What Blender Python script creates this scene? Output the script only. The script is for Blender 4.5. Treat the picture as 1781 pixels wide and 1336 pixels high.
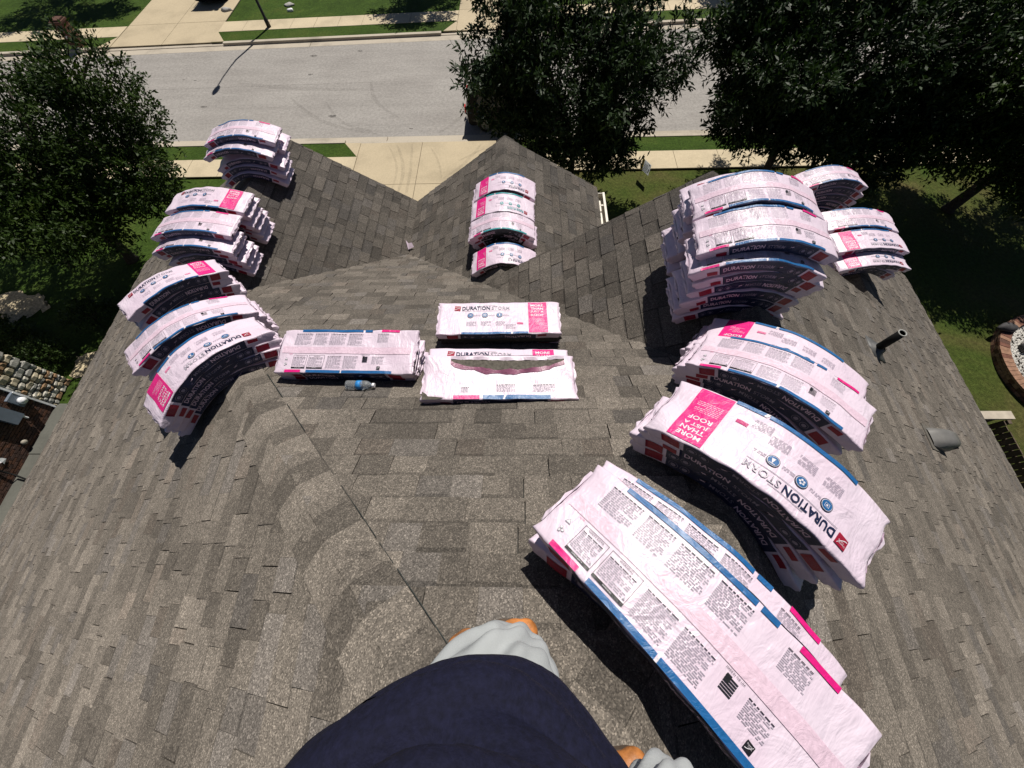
import bpy, bmesh, math, random
import numpy as np
from mathutils import Vector, Matrix
for o in list(bpy.data.objects): bpy.data.objects.remove(o)
random.seed(7); rng = np.random.default_rng(7)
SC = bpy.context.scene; COL = SC.collection
H = 11.6                                    # camera height above the street
# ---------------------------------------------------------------- camera
cam = bpy.data.cameras.new('camera'); camo = bpy.data.objects.new('camera', cam); COL.objects.link(camo)
CM = np.array([[0.9995731, -0.0022948, -0.0291277], [0.0103431, -0.9045652, 0.4262099], [-0.0273259, -0.4263292, -0.9041553]])
camo.matrix_world = Matrix(((CM[0][0], -CM[0][1], -CM[0][2], 0), (CM[1][0], -CM[1][1], -CM[1][2], 0), (CM[2][0], -CM[2][1], -CM[2][2], H), (0, 0, 0, 1)))
cam.sensor_fit = 'HORIZONTAL'; cam.sensor_width = 36; cam.lens = 657.702 / 1781 * 36
cam.clip_start = 0.02; cam.clip_end = 600
SC.camera = camo
# ---------------------------------------------------------------- sky, sun, exposure
AZ, EL = math.radians(17), math.radians(57)
w = bpy.data.worlds.new('World'); SC.world = w; w.use_nodes = True
nt = w.node_tree; sky = nt.nodes.new('ShaderNodeTexSky'); sky.sky_type = 'NISHITA'; sky.sun_disc = False
sky.air_density = 0.5; sky.dust_density = 0.3; sky.sun_elevation = EL; sky.sun_rotation = AZ
nt.links.new(sky.outputs[0], nt.nodes['Background'].inputs[0]); nt.nodes['Background'].inputs[1].default_value = 0.05
sl = bpy.data.lights.new('sun', 'SUN'); sl.energy = 5.0; sl.angle = math.radians(0.5); sl.color = (1, 0.95, 0.87)
so = bpy.data.objects.new('sun', sl); COL.objects.link(so)
SV = Vector((math.sin(AZ) * math.cos(EL), math.cos(AZ) * math.cos(EL), math.sin(EL)))
so.rotation_euler = (-SV).to_track_quat('-Z', 'Y').to_euler(); so.location = (10, 30, 60)
SC.view_settings.view_transform = 'Standard'; SC.view_settings.look = 'None'
SC.view_settings.gamma = 1; SC.view_settings.use_curve_mapping = False; SC.view_settings.exposure = 0.1
# ---------------------------------------------------------------- helpers
def link(o, parent=None):
    COL.objects.link(o)
    if parent: o.parent = parent
    return o
def tag(o, label=None, cat=None, group=None, kind=None):
    if label: o['label'] = label
    if cat: o['category'] = cat
    if group: o['group'] = group
    if kind: o['kind'] = kind
    return o
def empty(name, loc, label, cat, group=None):
    # the parts of a thing are built in world coordinates: the base point is kept as the display location of an unmoved parent
    o = bpy.data.objects.new(name, None); o.empty_display_size = .2; link(o)
    o.location = loc
    return tag(o, label, cat, group)
def put(o, parent):
    """parent without moving (parents are Empties or meshes that are only translated)"""
    o.parent = parent
    off = Vector((0, 0, 0)); p = parent
    while p: off += Vector(p.location); p = p.parent
    o.location = -off
    return o
def mesh(name, v, f, m, parent=None, smooth=False, mi=None):
    me = bpy.data.meshes.new(name)
    v = np.asarray(v, float); me.from_pydata(v.tolist(), [], [list(map(int, a)) for a in f])
    for a in (m if isinstance(m, (list, tuple)) else [m]): me.materials.append(a)
    if mi is not None: me.polygons.foreach_set('material_index', np.asarray(mi, np.int32))
    if smooth: me.polygons.foreach_set('use_smooth', [True] * len(me.polygons))
    o = bpy.data.objects.new(name, me); COL.objects.link(o)
    if parent: put(o, parent)
    return o
class MB:
    def __init__(s): s.v = []; s.f = []; s.m = []
    def add(s, v, f, m=0):
        b = len(s.v); s.v += [tuple(map(float, a)) for a in v]; s.f += [[i + b for i in a] for a in f]; s.m += [m] * len(f)
    def box(s, x0, x1, y0, y1, z0, z1, m=0):
        s.add([(x0, y0, z0), (x1, y0, z0), (x1, y1, z0), (x0, y1, z0), (x0, y0, z1), (x1, y0, z1), (x1, y1, z1), (x0, y1, z1)],
              [(0, 3, 2, 1), (4, 5, 6, 7), (0, 1, 5, 4), (1, 2, 6, 5), (2, 3, 7, 6), (3, 0, 4, 7)], m)
    def tube(s, pts, rad, n=8, m=0, cap=True):
        pts = [np.array(p, float) for p in pts]; rad = rad if hasattr(rad, '__len__') else [rad] * len(pts)
        rings = []
        for i, p in enumerate(pts):
            d = pts[min(i + 1, len(pts) - 1)] - pts[max(i - 1, 0)]; d /= np.linalg.norm(d) + 1e-9
            a = np.cross(d, (0, 0, 1) if abs(d[2]) < .9 else (1, 0, 0)); a /= np.linalg.norm(a); b = np.cross(d, a)
            rings.append([p + rad[i] * (math.cos(t) * a + math.sin(t) * b) for t in np.linspace(0, 2 * math.pi, n, endpoint=False)])
        v = [q for r in rings for q in r]; f = []
        for i in range(len(pts) - 1):
            for j in range(n): f.append((i * n + j, i * n + (j + 1) % n, (i + 1) * n + (j + 1) % n, (i + 1) * n + j))
        if cap: f += [tuple(range(n - 1, -1, -1)), tuple((len(pts) - 1) * n + j for j in range(n))]
        s.add(v, f, m)
    def ball(s, c, r, n=10, m=0):
        r = r if hasattr(r, '__len__') else (r, r, r); v = []; f = []
        for i in range(n + 1):
            t = math.pi * i / n
            for j in range(2 * n):
                p = math.pi * j / n; v.append((c[0] + r[0] * math.sin(t) * math.cos(p), c[1] + r[1] * math.sin(t) * math.sin(p), c[2] + r[2] * math.cos(t)))
        for i in range(n):
            for j in range(2 * n): f.append((i * 2 * n + j, (i + 1) * 2 * n + j, (i + 1) * 2 * n + (j + 1) % (2 * n), i * 2 * n + (j + 1) % (2 * n)))
        s.add(v, f, m)
    def build(s, name, m, parent=None, smooth=False): return mesh(name, s.v, s.f, m, parent, smooth, s.m)
def NT(name):
    m = bpy.data.materials.new(name); m.use_nodes = True; t = m.node_tree; return m, t, t.nodes['Principled BSDF'], t.nodes, t.links
def noise_tex(t, co, scale, detail=4, rough=.55, dist=0):
    n = t.nodes.new('ShaderNodeTexNoise'); n.inputs['Scale'].default_value = scale; n.inputs['Detail'].default_value = detail
    n.inputs['Roughness'].default_value = rough; n.inputs['Distortion'].default_value = dist
    if co is not None: t.links.new(co, n.inputs['Vector'])
    return n
def ramp(t, fac, stops):
    r = t.nodes.new('ShaderNodeValToRGB'); e = r.color_ramp.elements
    while len(e) > 1: e.remove(e[-1])
    e[0].position = stops[0][0]; e[0].color = (*stops[0][1], 1)
    for p, c in stops[1:]:
        k = e.new(p); k.color = (*c, 1)
    t.links.new(fac, r.inputs[0]); return r
def mixc(t, mode, fac, a, b):
    m = t.nodes.new('ShaderNodeMix'); m.data_type = 'RGBA'; m.blend_type = mode
    for k, v in ((0, fac), (6, a), (7, b)):
        if hasattr(v, 'links'): t.links.new(v, m.inputs[k])
        elif isinstance(v, (int, float)): m.inputs[k].default_value = v
        else: m.inputs[k].default_value = (*v, 1)
    return m.outputs[2]
def g3(v): return (v, v, v)
def obco(t):
    return t.nodes.new('ShaderNodeTexCoord').outputs['Object']
def wpos(t):
    return t.nodes.new('ShaderNodeNewGeometry').outputs['Position']
def bump(t, b, h, strength, dist=.01):
    n = t.nodes.new('ShaderNodeBump'); n.inputs['Strength'].default_value = strength; n.inputs['Distance'].default_value = dist
    t.links.new(h, n.inputs['Height']); t.links.new(n.outputs[0], b.inputs['Normal']); return n
def simple(name, c, rough=.6, spec=.3, var=.25, scale=6, bstr=0., bscale=40, metal=0.):
    m, t, b, N, Lk = NT(name); co = wpos(t)
    n = noise_tex(t, co, scale, 5)
    r = ramp(t, n.outputs[0], [(.3, g3(1 - var)), (.7, g3(1 + var))])
    Lk.new(mixc(t, 'MULTIPLY', 1.0, c, r.outputs[0]), b.inputs['Base Color'])
    b.inputs['Roughness'].default_value = rough; b.inputs['Specular IOR Level'].default_value = spec; b.inputs['Metallic'].default_value = metal
    if bstr: bump(t, b, noise_tex(t, co, bscale, 4).outputs[0], bstr, .01)
    return m
MAT = {}
# granule covered asphalt shingle: the tone of each tab is stored in the mesh, granules come from noise
def make_shingle():
    m, t, b, N, Lk = NT('shingle'); co = wpos(t)
    a = N.new('ShaderNodeAttribute'); a.attribute_name = 'tone'
    vo = N.new('ShaderNodeTexVoronoi'); vo.inputs['Scale'].default_value = 230; Lk.new(co, vo.inputs['Vector'])
    bw = N.new('ShaderNodeRGBToBW'); Lk.new(vo.outputs['Color'], bw.inputs[0])
    r = ramp(t, bw.outputs[0], [(.12, g3(.5)), (.45, g3(.86)), (.72, g3(1.18)), (.9, g3(2.1))])
    n2 = noise_tex(t, co, 1.3, 4); r2 = ramp(t, n2.outputs[0], [(.3, g3(.86)), (.7, g3(1.14))])
    n3 = noise_tex(t, co, 30, 3); r3 = ramp(t, n3.outputs[0], [(.3, g3(.85)), (.7, g3(1.15))])
    c = mixc(t, 'MULTIPLY', 1., a.outputs['Color'], r.outputs[0]); c = mixc(t, 'MULTIPLY', 1., c, r2.outputs[0]); c = mixc(t, 'MULTIPLY', 1., c, r3.outputs[0])
    Lk.new(c, b.inputs['Base Color']); b.inputs['Roughness'].default_value = .85; b.inputs['Specular IOR Level'].default_value = .25
    if 'Diffuse Roughness' in b.inputs: b.inputs['Diffuse Roughness'].default_value = 1.0
    bump(t, b, bw.outputs[0], .45, .004)
    return m
MAT['shingle'] = make_shingle()
MAT['deck'] = simple('roof_felt', (.05, .047, .043), .9)
MAT['hip_edge'] = simple('dark_hip_edge', (.018, .024, .022), .6)
MAT['bare_top'] = simple('bare_shingle', (.10, .09, .075), .9, .2, .35, 50, .4, 250)
MAT['shingle_plain'] = simple('shingle_toned_flange', (.12, .11, .095), .9, .2, .25, 40)
MAT['trim'] = simple('painted_trim', (.55, .50, .42), .6, .3, .08)
MAT['gutter'] = simple('white_gutter', (.62, .58, .5), .45, .4, .08)
MAT['wall'] = simple('tan_stucco', (.42, .36, .28), .85, .2, .15, 3, .2)
MAT['metal'] = simple('galvanised_metal', (.09, .09, .09), .55, .4, .2, 30, metal=.2)
MAT['blackpipe'] = simple('black_pipe', (.008, .008, .008), .6, .2, .2, 20)
MAT['pipein'] = simple('grey_pipe_rim', (.35, .35, .33), .6)
# ---------------------------------------------------------------- roof planes (heights relative to the camera, then + H)
m2 = 2 / 3
PL = {  # z = a + bx*x + by*y
 'F': (-1.651, 0, -m2), 'L': (-1.20, .60, 0), 'R': (-1.195, -.65, 0), 'A': (-5.978, -m2, 0), 'B': (-3.431, m2, 0),
 'C': (-3.60 + .27 * .69, .69, 0), 'E': (-3.60 - .27 * .58, -.58, 0), 'D': (-4.218 - 4.65 * .65, .65, 0)}
YF, YR, YC, YD = 5.87, 3.19, 5.87, 5.35
def pz(k, x, y): a, bx, by = PL[k]; return a + bx * x + by * y
def zroof(x, y):
    z = [min(pz('F', x, y), pz('L', x, y), pz('R', x, y))]
    if y < YF and x < 0: z.append(min(pz('L', x, y), pz('A', x, y)))
    if y < YR and x > 0: z.append(min(pz('B', x, y), pz('R', x, y)))
    if 2.5 < y < YC: z.append(min(pz('C', x, y), pz('E', x, y)))
    if YR < y < YD and x > 2: z.append(min(pz('D', x, y), pz('R', x, y)))
    return max(z)
EXL, EXR = -8.3, 7.85
def hp_le(k1, k2, off=0.):     # region where plane k1 <= k2 + off in plan: a*x+b*y <= c
    a1, b1, c1 = PL[k1]; a2, b2, c2 = PL[k2]; return (b1 - b2, c1 - c2, a2 - a1 + off)
# every roof field: plane, horizontal course direction, region (half planes in plan), eave distance start
FIELDS = [
 ('F', [hp_le('F', 'L'), hp_le('F', 'R'), hp_le('A', 'F', .3), hp_le('B', 'F', .3), (0, 1, 5.6)]),
 ('L1', [hp_le('L', 'F'), hp_le('L', 'R'), (-1, 0, -EXL), (0, 1, 2.71), (0, -1, 4.5)]), ('L2', [(1, 0, -3.771), (-1, 0, -EXL), (0, 1, YF), (0, -1, -2.71)]),
 ('R1', [hp_le('R', 'F'), hp_le('R', 'L'), (1, 0, EXR), (0, 1, .97), (0, -1, 4.5)]), ('R3', [(-1, 0, -1.70), (1, 0, EXR), (0, 1, YR), (0, -1, -.97)]),
 ('R2', [(-1, 0, -4.65), (1, 0, EXR), (0, -1, -YR), (0, 1, YD)]),
 ('A', [(-1, 0, 3.771), hp_le('F', 'A', .3), (1, 0, -1.2), (0, 1, YF)]),
 ('B', [(1, 0, 1.70), hp_le('F', 'B', .3), (0, 1, YR), (-1, 0, 1.2)]),
 ('C', [(1, 0, -.27), hp_le('F', 'C', .3), (0, 1, YC), (-1, 0, 2.2)]),
 ('E', [(-1, 0, .27), hp_le('F', 'E', .3), (0, 1, YC), (1, 0, 1.28)]),
 ('D', [(1, 0, 4.65), (-1, 0, -2.3), (0, -1, -YR), (0, 1, YD)])]
def clip(poly, hs):
    for a, b, c in hs:
        out = []
        for i, p in enumerate(poly):
            q = poly[(i + 1) % len(poly)]; dp = a * p[0] + b * p[1] - c; dq = a * q[0] + b * q[1] - c
            if dp <= 0: out.append(p)
            if dp * dq < 0:
                s = dp / (dp - dq); out.append((p[0] + s * (q[0] - p[0]), p[1] + s * (q[1] - p[1])))
        poly = out
        if len(poly) < 3: return []
    return poly
def area2(p): return abs(sum(p[i][0] * p[(i + 1) % len(p)][1] - p[(i + 1) % len(p)][0] * p[i][1] for i in range(len(p)))) / 2
EXPO = .143
house = empty('house', (0, 0, 0), 'two storey house whose brown shingle roof the photographer stands on', 'house')
# roof deck below the shingles
deck = MB()
for k, hs in FIELDS:
    P = clip([(-30, -30), (30, -30), (30, 30), (-30, 30)], hs)
    kk = k[0]
    top = [(x, y, H + pz(kk, x, y) - .010) for x, y in P]; bot = [(x, y, z - .05) for x, y, z in top]; n = len(P)
    deck.add(top + bot, [tuple(range(n)), tuple(range(2 * n - 1, n - 1, -1))] + [(i, i + n, (i + 1) % n + n, (i + 1) % n) for i in range(n)])
roof = deck.build('roof', MAT['deck'], house)
BASE = np.array([.154, .134, .113])
def rtone():
    t = random.random(); b = BASE * random.choice([.72, .78, .84, .9, .96, 1.0, 1.04, 1.10, 1.18, 1.28])
    if t < .06: b = b * np.array([1.02, .99, .98])
    elif t < .2: b = b * np.array([.96, .98, 1.03])
    return b
tabs = []    # (score, verts, faces, tones)
CAMZ = np.array([CM[i][2] for i in range(3)])
CMA = np.array(CM); FPX = 657.702
def proj(p):       # p relative to the camera
    c = CMA.T @ np.asarray(p, float); return (890.5 + FPX * c[0] / c[2], 668 + FPX * c[1] / c[2]) if c[2] > .02 else (9e9, 9e9)
for k, hs in FIELDS:
    kk = k[0]; a, bx, by = PL[kk]; g = math.hypot(bx, by); d = np.array([bx, by]) / g     # d: upslope direction in plan
    u = np.array([-d[1], d[0]]); ph = EXPO / math.hypot(1, g)                              # plan length of one exposure
    nrm = np.array([-bx, -by, 1.]); nrm /= np.linalg.norm(nrm)
    reg = clip([(-30, -30), (30, -30), (30, 30), (-30, 30)], hs)
    R_ = np.array(reg); us = R_ @ u; vs = R_ @ d
    v0 = vs.min() - .02 if k != 'F' else -1.0987 - 40 * ph
    row = 0
    while v0 + row * ph < vs.max():
        va = v0 + row * ph; vb = va + ph; row += 1
        x = us.min() - random.random() * 1.0; sh = 0.; nxt = x + 1.0
        raised = random.random() < .5
        while x < us.max():
            wd = random.choice([.12, .15, .18, .2, .24, .28, .16]) * random.uniform(.9, 1.1)
            joint = False
            if x + wd > nxt - .06: wd = nxt - x; nxt += 1.0; joint = True
            gap = .0055 if joint else (.0012 if random.random() < .5 else 0.0)
            q = [(x, va), (x + wd - gap, va), (x + wd - gap, vb + .012), (x, vb + .012)]
            pl = [tuple(u * p[0] + d * p[1]) for p in q]
            P = clip(pl, hs)
            xa = x; x += wd; raised = not raised if random.random() < .8 else raised
            if len(P) < 3 or area2(P) < 2e-4: continue
            tn = rtone(); hb = .0125 if raised else .0060
            if not raised: tn = tn * .9
            def top(p, va=va, hb=hb):
                s = (p[0] * d[0] + p[1] * d[1] - va) / ph
                z = a + bx * p[0] + by * p[1]
                return np.array([p[0], p[1], z]) + nrm * (hb * (1 - .9 * min(1, max(0, s))) + .001)
            T = [top(p) for p in P]
            cen = sum(T) / len(T)
            vdir = cen / np.linalg.norm(cen); px = proj(cen)
            inside = -40 < px[0] < 1821 and -40 < px[1] < 1376 and zroof(cen[0], cen[1]) - .03 < cen[2]
            zc = cen @ CMA[:, 2]
            sc = area2(P) * abs(vdir @ nrm) / max(zc, .3) ** 2 * (1 if inside else 0)
            n = len(T); V = T + [p - nrm * .014 for p in T]
            Fc = [tuple(range(n))] + [(i, i + n, (i + 1) % n + n, (i + 1) % n) for i in range(n)]
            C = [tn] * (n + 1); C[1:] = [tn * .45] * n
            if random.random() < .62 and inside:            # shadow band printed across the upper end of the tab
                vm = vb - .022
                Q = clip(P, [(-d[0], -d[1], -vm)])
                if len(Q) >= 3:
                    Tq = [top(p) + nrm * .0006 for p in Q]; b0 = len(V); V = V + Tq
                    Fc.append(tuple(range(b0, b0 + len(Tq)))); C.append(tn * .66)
            # consistent winding (upwards)
            nn = np.cross(T[1] - T[0], T[2] - T[1])
            if nn @ nrm < 0: Fc = [f[::-1] for f in Fc]
            tabs.append((sc, V, Fc, C))
tabs.sort(key=lambda t: -t[0])
def colored(name, V, Fc, C, m, parent):
    o = mesh(name, V, Fc, m, parent); me = o.data
    at = me.color_attributes.new('tone', 'FLOAT_COLOR', 'CORNER')
    cols = []
    for f, c in zip(Fc, C): cols += [c[0], c[1], c[2], 1.] * len(f)
    at.data.foreach_set('color', cols); return o
UP = np.array([0, 0, H])
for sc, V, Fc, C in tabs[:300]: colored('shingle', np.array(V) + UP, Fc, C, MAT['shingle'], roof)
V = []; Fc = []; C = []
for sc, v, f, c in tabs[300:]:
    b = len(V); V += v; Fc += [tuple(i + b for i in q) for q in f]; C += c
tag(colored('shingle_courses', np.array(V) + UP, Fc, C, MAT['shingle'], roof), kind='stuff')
# hip and ridge caps: bent strips, each lapping the next
def caps(p0, p1, k1, k2, n_side=.16, step=.405, skip=()):
    p0 = np.array(p0, float); p1 = np.array(p1, float); Ln = np.linalg.norm(p1 - p0); ax = (p1 - p0) / Ln
    def side(k):
        nr = np.array([-PL[k][1], -PL[k][2], 1.]); nr /= np.linalg.norm(nr); s = np.cross(ax, nr); s /= np.linalg.norm(s)
        mid = (p0 + p1) / 2
        return (s if pz(k, mid[0] + s[0], mid[1] + s[1]) - (mid + s)[2] < 1e9 else s), nr
    s1, n1 = side(k1); s2, n2 = side(k2)
    # make each side vector run down its own plane
    if s1[2] > 0: s1 = -s1
    if s2[2] > 0: s2 = -s2
    nm = (n1 + n2); nm /= np.linalg.norm(nm)
    i = 0; t = 0.
    prof = [(-1, n_side), (-1, n_side * .6), (-1, n_side * .25), (-1, .028), (0, 0), (1, .028), (1, n_side * .25), (1, n_side * .6), (1, n_side)]
    while t < Ln:
        jit = random.uniform(-.008, .008); tn = BASE * random.choice([1.0, 1.08, 1.16]); V = []; Fc = []; C = []
        cols = 4; ts = [t - .02, t + step * .40, t + step * .62, t + step + .008]
        for j, tt in enumerate(ts):
            tt = min(tt, Ln)
            for q, (sd, ww) in enumerate(prof):
                s = s1 if sd < 0 else s2; nn = n1 if sd < 0 else n2
                # hug: rounded over the crest; the lower lip is curved by the bend
                lift = .010 + .005 * (j / 3.) ** 2
                P = p0 + ax * (tt + jit + .05 * (ww / n_side) ** 2 * (1 if j else 0) * 0) + (s * ww if sd else 0)
                P = P + (nn if abs(sd) and ww > .06 else nm) * (lift - (.004 if sd == 0 else 0)); V.append(P)
        w9 = len(prof)
        for j in range(3):
            for q in range(w9 - 1):
                Fc.append((j * w9 + q, j * w9 + q + 1, (j + 1) * w9 + q + 1, (j + 1) * w9 + q))
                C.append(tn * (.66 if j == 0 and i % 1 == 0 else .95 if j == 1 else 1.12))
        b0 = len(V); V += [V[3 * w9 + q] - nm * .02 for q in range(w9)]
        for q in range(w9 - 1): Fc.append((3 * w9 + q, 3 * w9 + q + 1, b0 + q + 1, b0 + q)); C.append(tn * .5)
        for q in (0, w9 - 1):
            bb = len(V); V += [V[j * w9 + q] - nm * .02 for j in range(4)]
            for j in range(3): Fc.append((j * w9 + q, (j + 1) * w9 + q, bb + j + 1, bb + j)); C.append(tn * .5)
        nn = np.cross(V[1] - V[0], V[w9] - V[0])
        if nn @ nm < 0: Fc = [f[::-1] for f in Fc]
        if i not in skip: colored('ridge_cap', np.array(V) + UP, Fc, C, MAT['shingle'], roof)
        t += step; i += 1
def isect(k1, k2, k3):
    A_ = np.array([[-PL[k][1], -PL[k][2], 1] for k in (k1, k2, k3)]); return np.linalg.solve(A_, np.array([PL[k][0] for k in (k1, k2, k3)]))
APEX = isect('F', 'L', 'R'); JL = isect('F', 'L', 'A'); JR = isect('F', 'R', 'B')
# caps are laid from the low end upwards, so the lower lip of each one shows towards the eave
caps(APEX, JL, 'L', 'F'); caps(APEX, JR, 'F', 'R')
caps(JL, (JL[0], YF, JL[2]), 'L', 'A'); caps(JR, (JR[0], YR, JR[2]), 'B', 'R')
caps((-.27, 3.0, -3.60), (-.27, YC + .02, -3.60), 'C', 'E'); caps((4.65, YR, -4.218), (4.65, YD, -4.218), 'D', 'R')
caps(APEX + np.array([0, -2.2, 0]), APEX, 'L', 'R')
# thin broken dark strip along the street side edge of the left hip caps
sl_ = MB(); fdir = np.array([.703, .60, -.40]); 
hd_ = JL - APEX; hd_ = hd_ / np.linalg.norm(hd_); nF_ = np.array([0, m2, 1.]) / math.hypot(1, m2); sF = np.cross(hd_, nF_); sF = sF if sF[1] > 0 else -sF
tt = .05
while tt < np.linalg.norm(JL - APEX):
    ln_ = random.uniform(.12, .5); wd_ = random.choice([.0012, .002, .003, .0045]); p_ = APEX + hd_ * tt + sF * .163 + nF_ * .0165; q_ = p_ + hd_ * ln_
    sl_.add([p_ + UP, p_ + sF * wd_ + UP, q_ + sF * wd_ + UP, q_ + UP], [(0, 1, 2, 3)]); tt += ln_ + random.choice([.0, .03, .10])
sl_.build('hip_edge_strip', MAT['hip_edge'], roof)
# rake and eave boards
tr = MB()
def board(p, q, m=0, hgt=.16, th=.025, drop=.03):
    p = np.array(p, float) + UP; q = np.array(q, float) + UP; d = q - p; hd = np.array([d[1], -d[0], 0]); hd /= np.linalg.norm(hd) + 1e-9
    V = []
    for e in (p, q):
        for s in (0, th):
            for z in (-drop, -drop - hgt): V.append(e + hd * s + np.array([0, 0, z]))
    tr.add(V, [(0, 1, 3, 2), (4, 6, 7, 5), (0, 2, 6, 4), (1, 5, 7, 3), (0, 4, 5, 1), (2, 3, 7, 6)], m)
def P3(k, x, y): return (x, y, pz(k, x, y))
board(P3('A', -1.7, YF - .03), P3('A', -3.77, YF - .03)); board(P3('L', -3.77, YF - .03), P3('L', EXL, YF - .03))
board(P3('E', 1.28, YC - .03), P3('E', -.27, YC - .03)); board(P3('C', -.27, YC - .03), P3('C', -1.75, YC - .03))
board(P3('B', 1.7, YR - .03), P3('B', -.6, YR - .03)); board(P3('R', 4.65, YR - .03), P3('R', 1.7, YR - .03))
board(P3('R', EXR, YD - .03), P3('R', 4.65, YD - .03)); board(P3('D', 4.65, YD - .03), P3('D', 2.3, YD - .03))
board(P3('L', EXL + .03, YF), P3('L', EXL + .03, -4.5)); board(P3('R', EXR - .03, -4.5), P3('R', EXR - .03, YD))
tr.build('eave_board', MAT['trim'], house)
# open gutter along the eave of the middle gable, with straps
gt = MB(); gx = 1.28; gz_ = pz('E', gx, 5) + H - .06; y0, y1 = 3.3, YC - .06
gt.box(gx, gx + .012, y0, y1, gz_ - .11, gz_); gt.box(gx + .012, gx + .125, y0, y1, gz_ - .11, gz_ - .098)
gt.box(gx + .125, gx + .137, y0, y1, gz_ - .098, gz_ + .004); gt.box(gx + .10, gx + .137, y0, y1, gz_ + .004, gz_ + .012)
gt.box(gx + .012, gx + .125, y1 - .012, y1, gz_ - .098, gz_)
gut = gt.build('gutter', MAT['gutter'], house)
for yy in (3.7, 4.3, 4.9, 5.5):
    s = MB(); s.box(gx + .012, gx + .125, yy, yy + .03, gz_ - .012, gz_ - .006); s.build('strap', MAT['gutter'], gut)
# walls under the eaves
wl = MB()
def wallblock(x0, x1, y0, y1, ztop, gable=None):
    wl.box(x0, x1, y0, y1, 0, H + ztop)
    if gable:
        xm, zm = gable
        wl.add([(x0, y1 - .2, H + ztop), (x1, y1 - .2, H + ztop), (xm, y1 - .2, H + zm), (x0, y1, H + ztop), (x1, y1, H + ztop), (xm, y1, H + zm)], [(0, 1, 2), (3, 5, 4), (0, 2, 5, 3), (1, 4, 5, 2)])
wallblock(EXL + .45, -1.8, -4.2, YF - .4, pz('L', EXL, 0) + .05); wallblock(-1.8, 1.0, -4.2, YC - .4, -4.75, (-.3, -3.75)); wallblock(1.0, EXR - .45, -4.2, YR - .4, pz('R', EXR, 0) + .05)
wallblock(2.75, EXR - .46, YR - .39, YD - .4, pz('R', EXR, 0) + .06)
wl.add([(EXL + .45, YF - .41, H - 6.1), (-1.8, YF - .41, H - 5.0), (-3.77, YF - .41, H - 3.62)], [(0, 1, 2)])
wl.add([(-.55, YR - .41, H - 4.0), (1.7, YR - .41, H - 2.5), (EXR - .5, YR - .41, H - 6.1), (1.0, YR - .41, H - 6.1)], [(0, 3, 2, 1)])
wl.build('wall', MAT['wall'], house)
# ---------------------------------------------------------------- wrapped shingle bundles
def make_wrap():
    m, t, b, N, Lk = NT('pink_wrapper'); wp = wpos(t); uv = N.new('ShaderNodeUVMap'); uv.uv_map = 'film'
    n = noise_tex(t, wp, 3.0, 3); r = ramp(t, n.outputs[0], [(.35, (.635, .515, .61)), (.65, (.69, .585, .675))])
    Lk.new(r.outputs[0], b.inputs['Base Color']); b.inputs['Roughness'].default_value = .38; b.inputs['Specular IOR Level'].default_value = .45
    def st(sx, sy, sc, det, dist):
        mp = N.new('ShaderNodeMapping'); mp.inputs['Scale'].default_value = (sx, sy, 1); Lk.new(uv.outputs[0], mp.inputs[0]); return noise_tex(t, mp.outputs[0], sc, det, .6, dist)
    w1 = st(1., .40, 17, 3, 1.4); w2 = st(1., .16, 60, 3, .5); w3 = noise_tex(t, wp, 7, 3, .5, 2.0)
    def mad(x, k, y):
        q = N.new('ShaderNodeMath'); q.operation = 'MULTIPLY_ADD'; q.inputs[1].default_value = k; Lk.new(x, q.inputs[0]); Lk.new(y, q.inputs[2]); return q.outputs[0]
    bump(t, b, mad(w2.outputs[0], .22, mad(w1.outputs[0], .6, w3.outputs[0])), .6, .014); return m
def ink(name, c, rough=.4):
    m, t, b, N, Lk = NT(name); wp = wpos(t)
    n = noise_tex(t, wp, 60, 4, .7); r = ramp(t, n.outputs[0], [(.32, g3(.82)), (.62, g3(1.0)), (.74, g3(1.35))])
    Lk.new(mixc(t, 'MULTIPLY', 1., c, r.outputs[0]), b.inputs['Base Color']); b.inputs['Roughness'].default_value = rough; b.inputs['Specular IOR Level'].default_value = .45
    bump(t, b, noise_tex(t, wp, 18, 4, .6, 1.5).outputs[0], .5, .01); return m
INK = {'navy': ink('navy_ink', (.009, .016, .055)), 'blue': ink('blue_ink', (.012, .11, .30)), 'pink': ink('magenta_ink', (.70, .012, .20)),
       'red': ink('red_ink', (.30, .008, .03)), 'grey': ink('grey_ink', (.30, .28, .33)), 'white': ink('white_ink', (.72, .68, .72)),
       'pale': ink('pale_pink_ink', (.70, .52, .62)), 'black': ink('black_ink', (.012, .012, .014)), 'teal': ink('teal_ink', (.02, .28, .30)),
       'lav': ink('lavender_ink', (.27, .23, .30)), 'bare': simple('bare_shingle_edge', (.05, .046, .042), .9, .2, .4, 60, .5, 90), 'wine': ink('wine_ink', (.28, .10, .17))}
MAT['wrap'] = make_wrap()
INKS = list(INK); INKI = {k: i for i, k in enumerate(INKS)}; INKM = [INK[k] for k in INKS]
_tc = {}
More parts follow.
